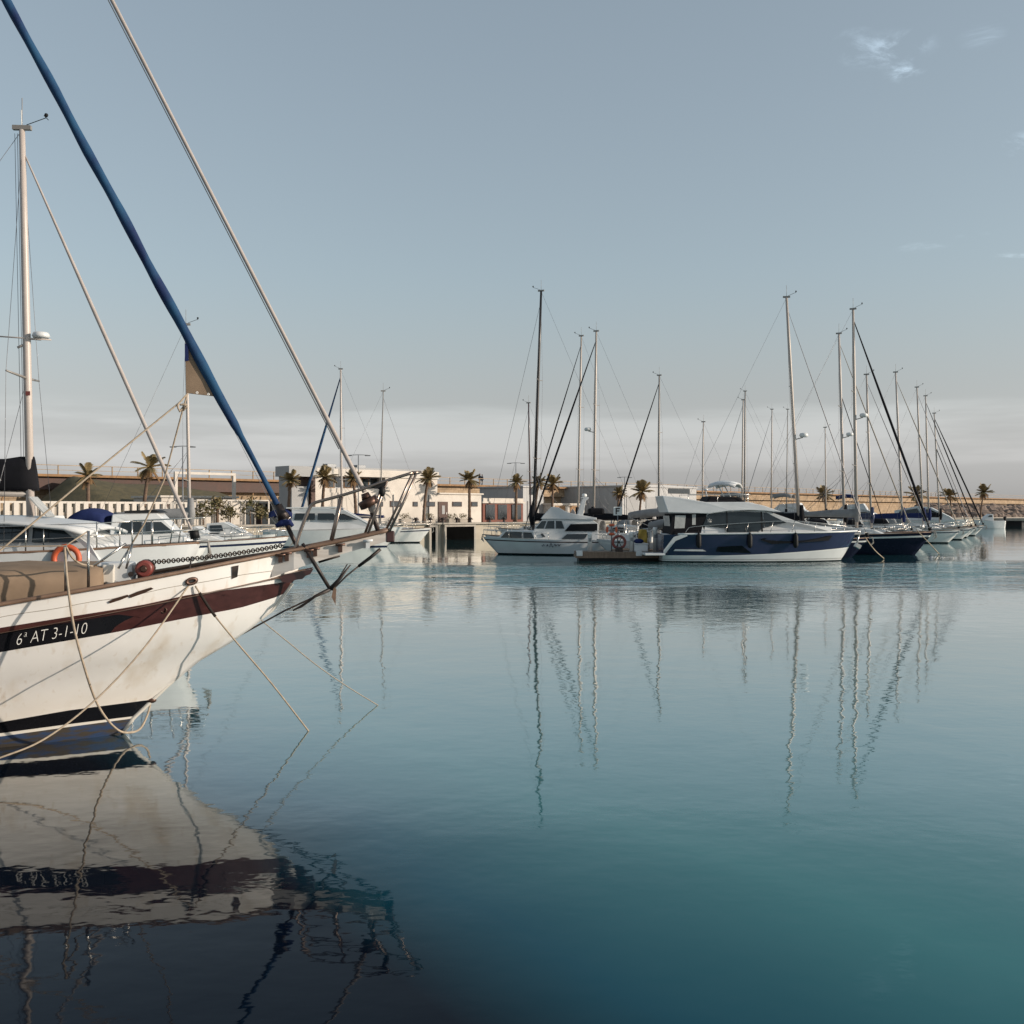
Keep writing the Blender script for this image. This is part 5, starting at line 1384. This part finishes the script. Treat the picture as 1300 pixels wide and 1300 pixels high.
    m = MB(); m.tube([near(419,748,-.30), near(432,734,-.30), near(445,717,-.30)], [.03,.022,.008], 6); m.tube([near(421,749,-.26), near(430,735,-.22), near(441,716,-.18)], [.02,.014,.006], 6)
    m.tube([near(419,748,-.30), near(400,757,-.3), near(383,770,-.26), near(372,775,-.2)], [.028,.02,.014,.008], 6)
    m.build('anchor_arm','iron',an)
    m = MB(); w = [near(X,Y,-.31) for X,Y in ((424,744),(421,758),(426,768),(427,748))]
    m.add([p for p in w]+[p+Vector((0,.05,0)) for p in w],[(0,1,2,3),(7,6,5,4),(0,4,5,1),(1,5,6,2),(2,6,7,3),(3,7,4,0)],0,False); m.build('anchor_fluke','teak',an)
    # rollers and cleats along the sprit
    for X,Y in ((356,707),(364,705),(392,701),(400,699),(432,694),(467,689)):
        q = near(X,Y,-.30); m = MB(); m.box(q+Vector((0,.02,-.02)),(.05,.06,.10)); m.tube([q+Vector((-.06,-.015,.02)),q+Vector((.06,-.015,.03))],.018,6); m.build('deck_roller','gel2' if X%2 else 'bronze',bs)
    q = near(299,723,-.0)
    for side in (-1,):
        def rl(X):   # point on bulwark between rail and stripe
            def at(c):
                for a_, b_ in zip(c, c[1:]):
                    pa, pb = [P0+U*k_[0]-NP*k_[1] for k_ in (a_,b_)]; xa, xb = 650+F*pa.x/pa.y, 650+F*pb.x/pb.y
                    if (xa-X)*(xb-X) <= 0: t = (X-xa)/(xb-xa); return Vector([lerp(a_[j],b_[j],t) for j in range(3)])
                return Vector(c[0])
            return at
        def bw(X, v, proud): f = rl(X); p = f(CV[0]).lerp(f(CV[2]), v); return Vector((p.x, -(p.y+proud), p.z))
        def bwplate(P, name, mt, pr=.012):
            m = MB(); k = len(P); o = [bw(X,v,pr) for X,v in P]; i_ = [bw(X,v,-.02) for X,v in P]
            m.add(o+i_, [tuple(range(k))]+[(i,(i+1)%k,(i+1)%k+k,i+k) for i in range(k)],0,False); return m.build(name, mt, r)
        bwplate([(294.5,.12),(303,.12),(301.5,.55),(294.5,.6)], 'chain_plate', 'iron')
        bwplate([(138,.62),(146,.52),(162,.46),(164,.55),(152,.64),(140,.70)], 'fairlead', 'bronze', .02)
        bwplate([(164,.50),(176,.40),(192,.34),(195,.42),(184,.52),(166,.62)], 'fairlead', 'bronze', .02)
        c = bw(243.5,.42,.01); e = MB(); R = []
        tx = (bw(250,.42,.01)-bw(237,.42,.01)).normalized(); tz = Vector((0,0,1)); nn_ = tx.cross(tz)
        for i in range(25):
            a_ = 2*pi*i/24; R.append([c+tx*cos(a_)*(.055+.022*cos(b_))+tz*sin(a_)*(.03+.02*cos(b_))-nn_*.0+Vector((0,-.02*sin(b_)-.008,0)) for b_ in [2*pi*k/8 for k in range(8)]])
        e.grid(R, closed=True); e.build('hawse_pipe','bronze',r)
        e = MB(); m0 = [c+tx*cos(2*pi*i/16)*.05+tz*sin(2*pi*i/16)*.028+Vector((0,-.004,0)) for i in range(16)]; e.add(m0,[tuple(range(16))],0,False); e.build('hawse_mouth','black',r)
        MB().tube([bw(-50+i*15,.52+.02*sin(i),.004) for i in range(28)], .004, 4).build('plank_seam','ropeg',r)
    # windlass
    w = near(176,727,-.25)
    m = MB(); m.box(w+Vector((-.24,0,.0)),(.40,.40,.26)); m.build('windlass_body','gel2',r,bevel=.03)
    wl_ = [o for o in r.children if o.name.startswith('windlass_body')][0]
    m = MB(); c = near(183,722,-.45); m.tube([c+Vector((0,-.05,0)),c+Vector((0,-.04,0)),c+Vector((0,.10,0)),c+Vector((0,.11,0))],[.075,.10,.10,.06],18); m.build('gypsy','red',wl_)
    m = MB(); m.tube([c+Vector((0,-.07,0)),c+Vector((0,-.05,0))],[.03,.045],10); m.tube([c+Vector((0,.11,0)),c+Vector((0,.22,0))],[.105,.105],14); m.build('gypsy_hub','bronze',wl_)
    m = MB(); c = near(140,728,-.35); m.box(c,(.13,.30,.22)); m.build('deck_locker','gel3',r,bevel=.015)
    m = MB(); c = near(166,729,-.46); m.tube([c+Vector((0,-.02,0)),c+Vector((0,.02,0))],[.03,.03],10); m.build('windlass_knob','iron',wl_)
    # chain from gypsy to the sprit roller
    a, b = near(188,714,-.35), near(360,692,-.12); m = MB(); N_ = 58
    pts = arc(a,b,.03,N_)
    for i in range(N_):
        p, q = pts[i], pts[i+1]; d = (q-p); l = d.length; d.normalize(); s = d.cross(Vector((0,0,1))).normalized(); u = s.cross(d); v = s if i%2 else u
        lk = [p+d*(l*.5+l*.72*cos(t))+v*(.024*sin(t)) for t in [2*pi*k/8 for k in range(9)]]; m.tube(lk, .0085, 5, caps=False)
    ch = m.build('anchor_chain','chain',r)
    m = MB(); m.tube(arc(near(243,707,-.28),near(240,728,-.45),0,4),.01,5); m.build('snubber','chain',r)
    # tan canvas cover over the fore cabin
    m = MB(); R = []; random.seed(5)
    def csec(x, h, w, zb):
        out = []
        for k in range(25):
            a_ = pi*k/24; y = -w*cos(a_); zz = sin(a_)
            yy = w*(-1 if y < 0 else 1)*min(1, abs(cos(a_))**.35*1.02); z = zb+h*min(1, zz**.32)
            nz_ = .04*noise.noise((x*1.8, yy*2.5, z*3.5))+.02*noise.noise((x*6,yy*5,z*8)); out.append(Vector((x+nz_*.8, yy*(1+nz_), z+nz_)))
        return out
    q0 = near(-60,727,-.7); q1 = near(128,721,-.7)
    ztop = q1.z+.01
    for i in range(26):
        u = i/25; x = lerp(q1.x, q0.x-3.0, u); R.append(csec(x-.0, .62+.015*sin(9*u), .70+.25*min(1,u*3), ztop-.62))
    m.grid(R); k0 = len(m.v); m.add([v for v in R[0]],[tuple(range(25))],0,False)
    m.build('canvas_cover','tan',r)
    m = MB(); c = near(138,727,-.55); R = []
    # grey sheet end
    for i in range(5):
        u = i/4; R.append([Vector((q1.x+.02+.30*u, y, ztop-.02-.10*u-(.5*abs(y/.68)**6))) for y in (-.68,-.6,-.3,0,.3,.6,.68)])
    m.grid(R); o = m.build('grey_sheet','grcanvas',r); o.modifiers.new('s','SOLIDIFY').thickness = .01
    # lifeline stanchions and wires on the near side
    st = []
    for X,Yt,Yb in ((82,693,752),(111,674,747)):
        f = rl(X)(CV[0]); b = Vector((f.x,-f.y+.05,f.z)); t = near(X-2,Yt,b.y); t = Vector((b.x-.0, b.y, t.z)); st.append(t)
        MB().tube([b,t],.016,8).build('stanchion','steel',r)
    MB().tube([st[0]+Vector((-3,-.3,.0)), st[0], st[1]], .008, 5).build('lifeline','rope',r)
    MB().tube(spline([st[0],near(92,708,st[0].y),near(103,716,-.8),near(118,719,-.7)],5),.012,5).build('lifeline','rope',r)
    for x0,y0,x1,y1 in ((118,719,160,690),(160,722,168,690),(150,722,162,700)):
        MB().tube([near(x0,y0,-.6),near(x1,y1,-.5)],.014,5).build('deck_rod','steel',r)
    # sheets from the clew
    cw = near(238,500,-.03)
    m = MB(); m.tube([cw, near(228,511,-.05), near(110,607,-.5), near(0,699,-.9), near(-160,829,-1.2)], .012, 6); m.build('sheet_rope','rope',sail)
    m = MB(); m.tube([cw, near(232,520,.05), near(208,610,.2), near(183,665,.25), near(148,722,.3)], .011, 6); m.build('sheet_rope','rope',sail)
    m = MB(); rn = random.Random(9)
    kn = near(233,516,-.05); P = [kn+Vector((rn.uniform(-.05,.05),rn.uniform(-.03,.03),rn.uniform(-.07,.06))) for _ in range(9)]; m.tube(spline(P,4), .012, 6)
    kn = near(228,511,-.05); m.tube(spline([kn,kn+Vector((-.02,-.03,-.05)),kn+Vector((.01,-.03,-.12))],4),.013,6); m.build('clew_knot','rope',sail)
    m = MB(); m.tube([near(236,520,.1), near(242,640,.1)],.004,4)
    # small paint chips: rust fitting on boot top
    c = cl(192,889); MB().ball(c,.045,8,6,0,(1.4,.8,.8)).build('bobstay_eye','bronze',hu)
    # porthole ring on the stripe
    p = strip_pt(208,.45,-1,.006); m = MB(); m.torus(p,.030,.007,'y',18,6); m.build('towing_ring','bronze',stripe)
    return r
classic()

def rope(label, pts, rad=.014, sleeve=None, mt='rope'):
    o = Vector(pts[0]); t = thing('mooring_rope', label, 'rope', o)
    P = [p-o for p in spline(pts, 8)]
    MB().tube(P, rad, 8).build('line', mt, t)
    if sleeve:
        n = int(len(P)*sleeve); MB().tube(P[2:n], rad*1.7, 8).build('chafe_sleeve','dkrope',t)
rope('slack pale rope hanging in a loop from the stanchion down past the registration to the waterline',
   [px(82,695,11.2),px(86,742,11.0),px(94,797,10.95),px(108,850,11.1),px(121,888,11.4),px(135,912,11.6),px(151,927.5,11.9),px(165,930,12.1),px(178,925,12.3),px(187,908,12.55),px(191,893,12.65)], .013)
bpy.data.objects['mooring_rope']['label'] = 'slack pale rope looping down from the stanchion past the registration'
rope('pale mooring rope from the hawse pipe down left across the white hull',
   [px(241,741,11.95),px(185,820,11.4),px(125,885,11.0),px(60,936,10.6),px(0,962,10.3),px(-90,990,10.0)], .010)
rope('mooring rope with dark chafe sleeve running right from the hawse pipe into the water',
   [px(248,744,11.95),px(270,778,12.1),px(300,815,12.3),px(345,868,12.5),px(392,928.5,12.62)], .0105, .33)
rope('thin grey rope from the raked stem sagging right to the water',
   [px(331,787,12.95),px(362,812,13.3),px(400,843,13.6),px(440,871,14.0),px(480,895.5,14.3)], .008, None, 'ropeg')
rope('taut pair rope crossing at the navy yacht bow',
   [px(1098,682,56.6),px(1110,698,57.5),px(1122,709,58.6)], .03)
rope('pale bow rope of the black hulled sailboat reaching the water',
   [px(1163,672,63.4),px(1180,690,64),px(1192,703,65)], .03)
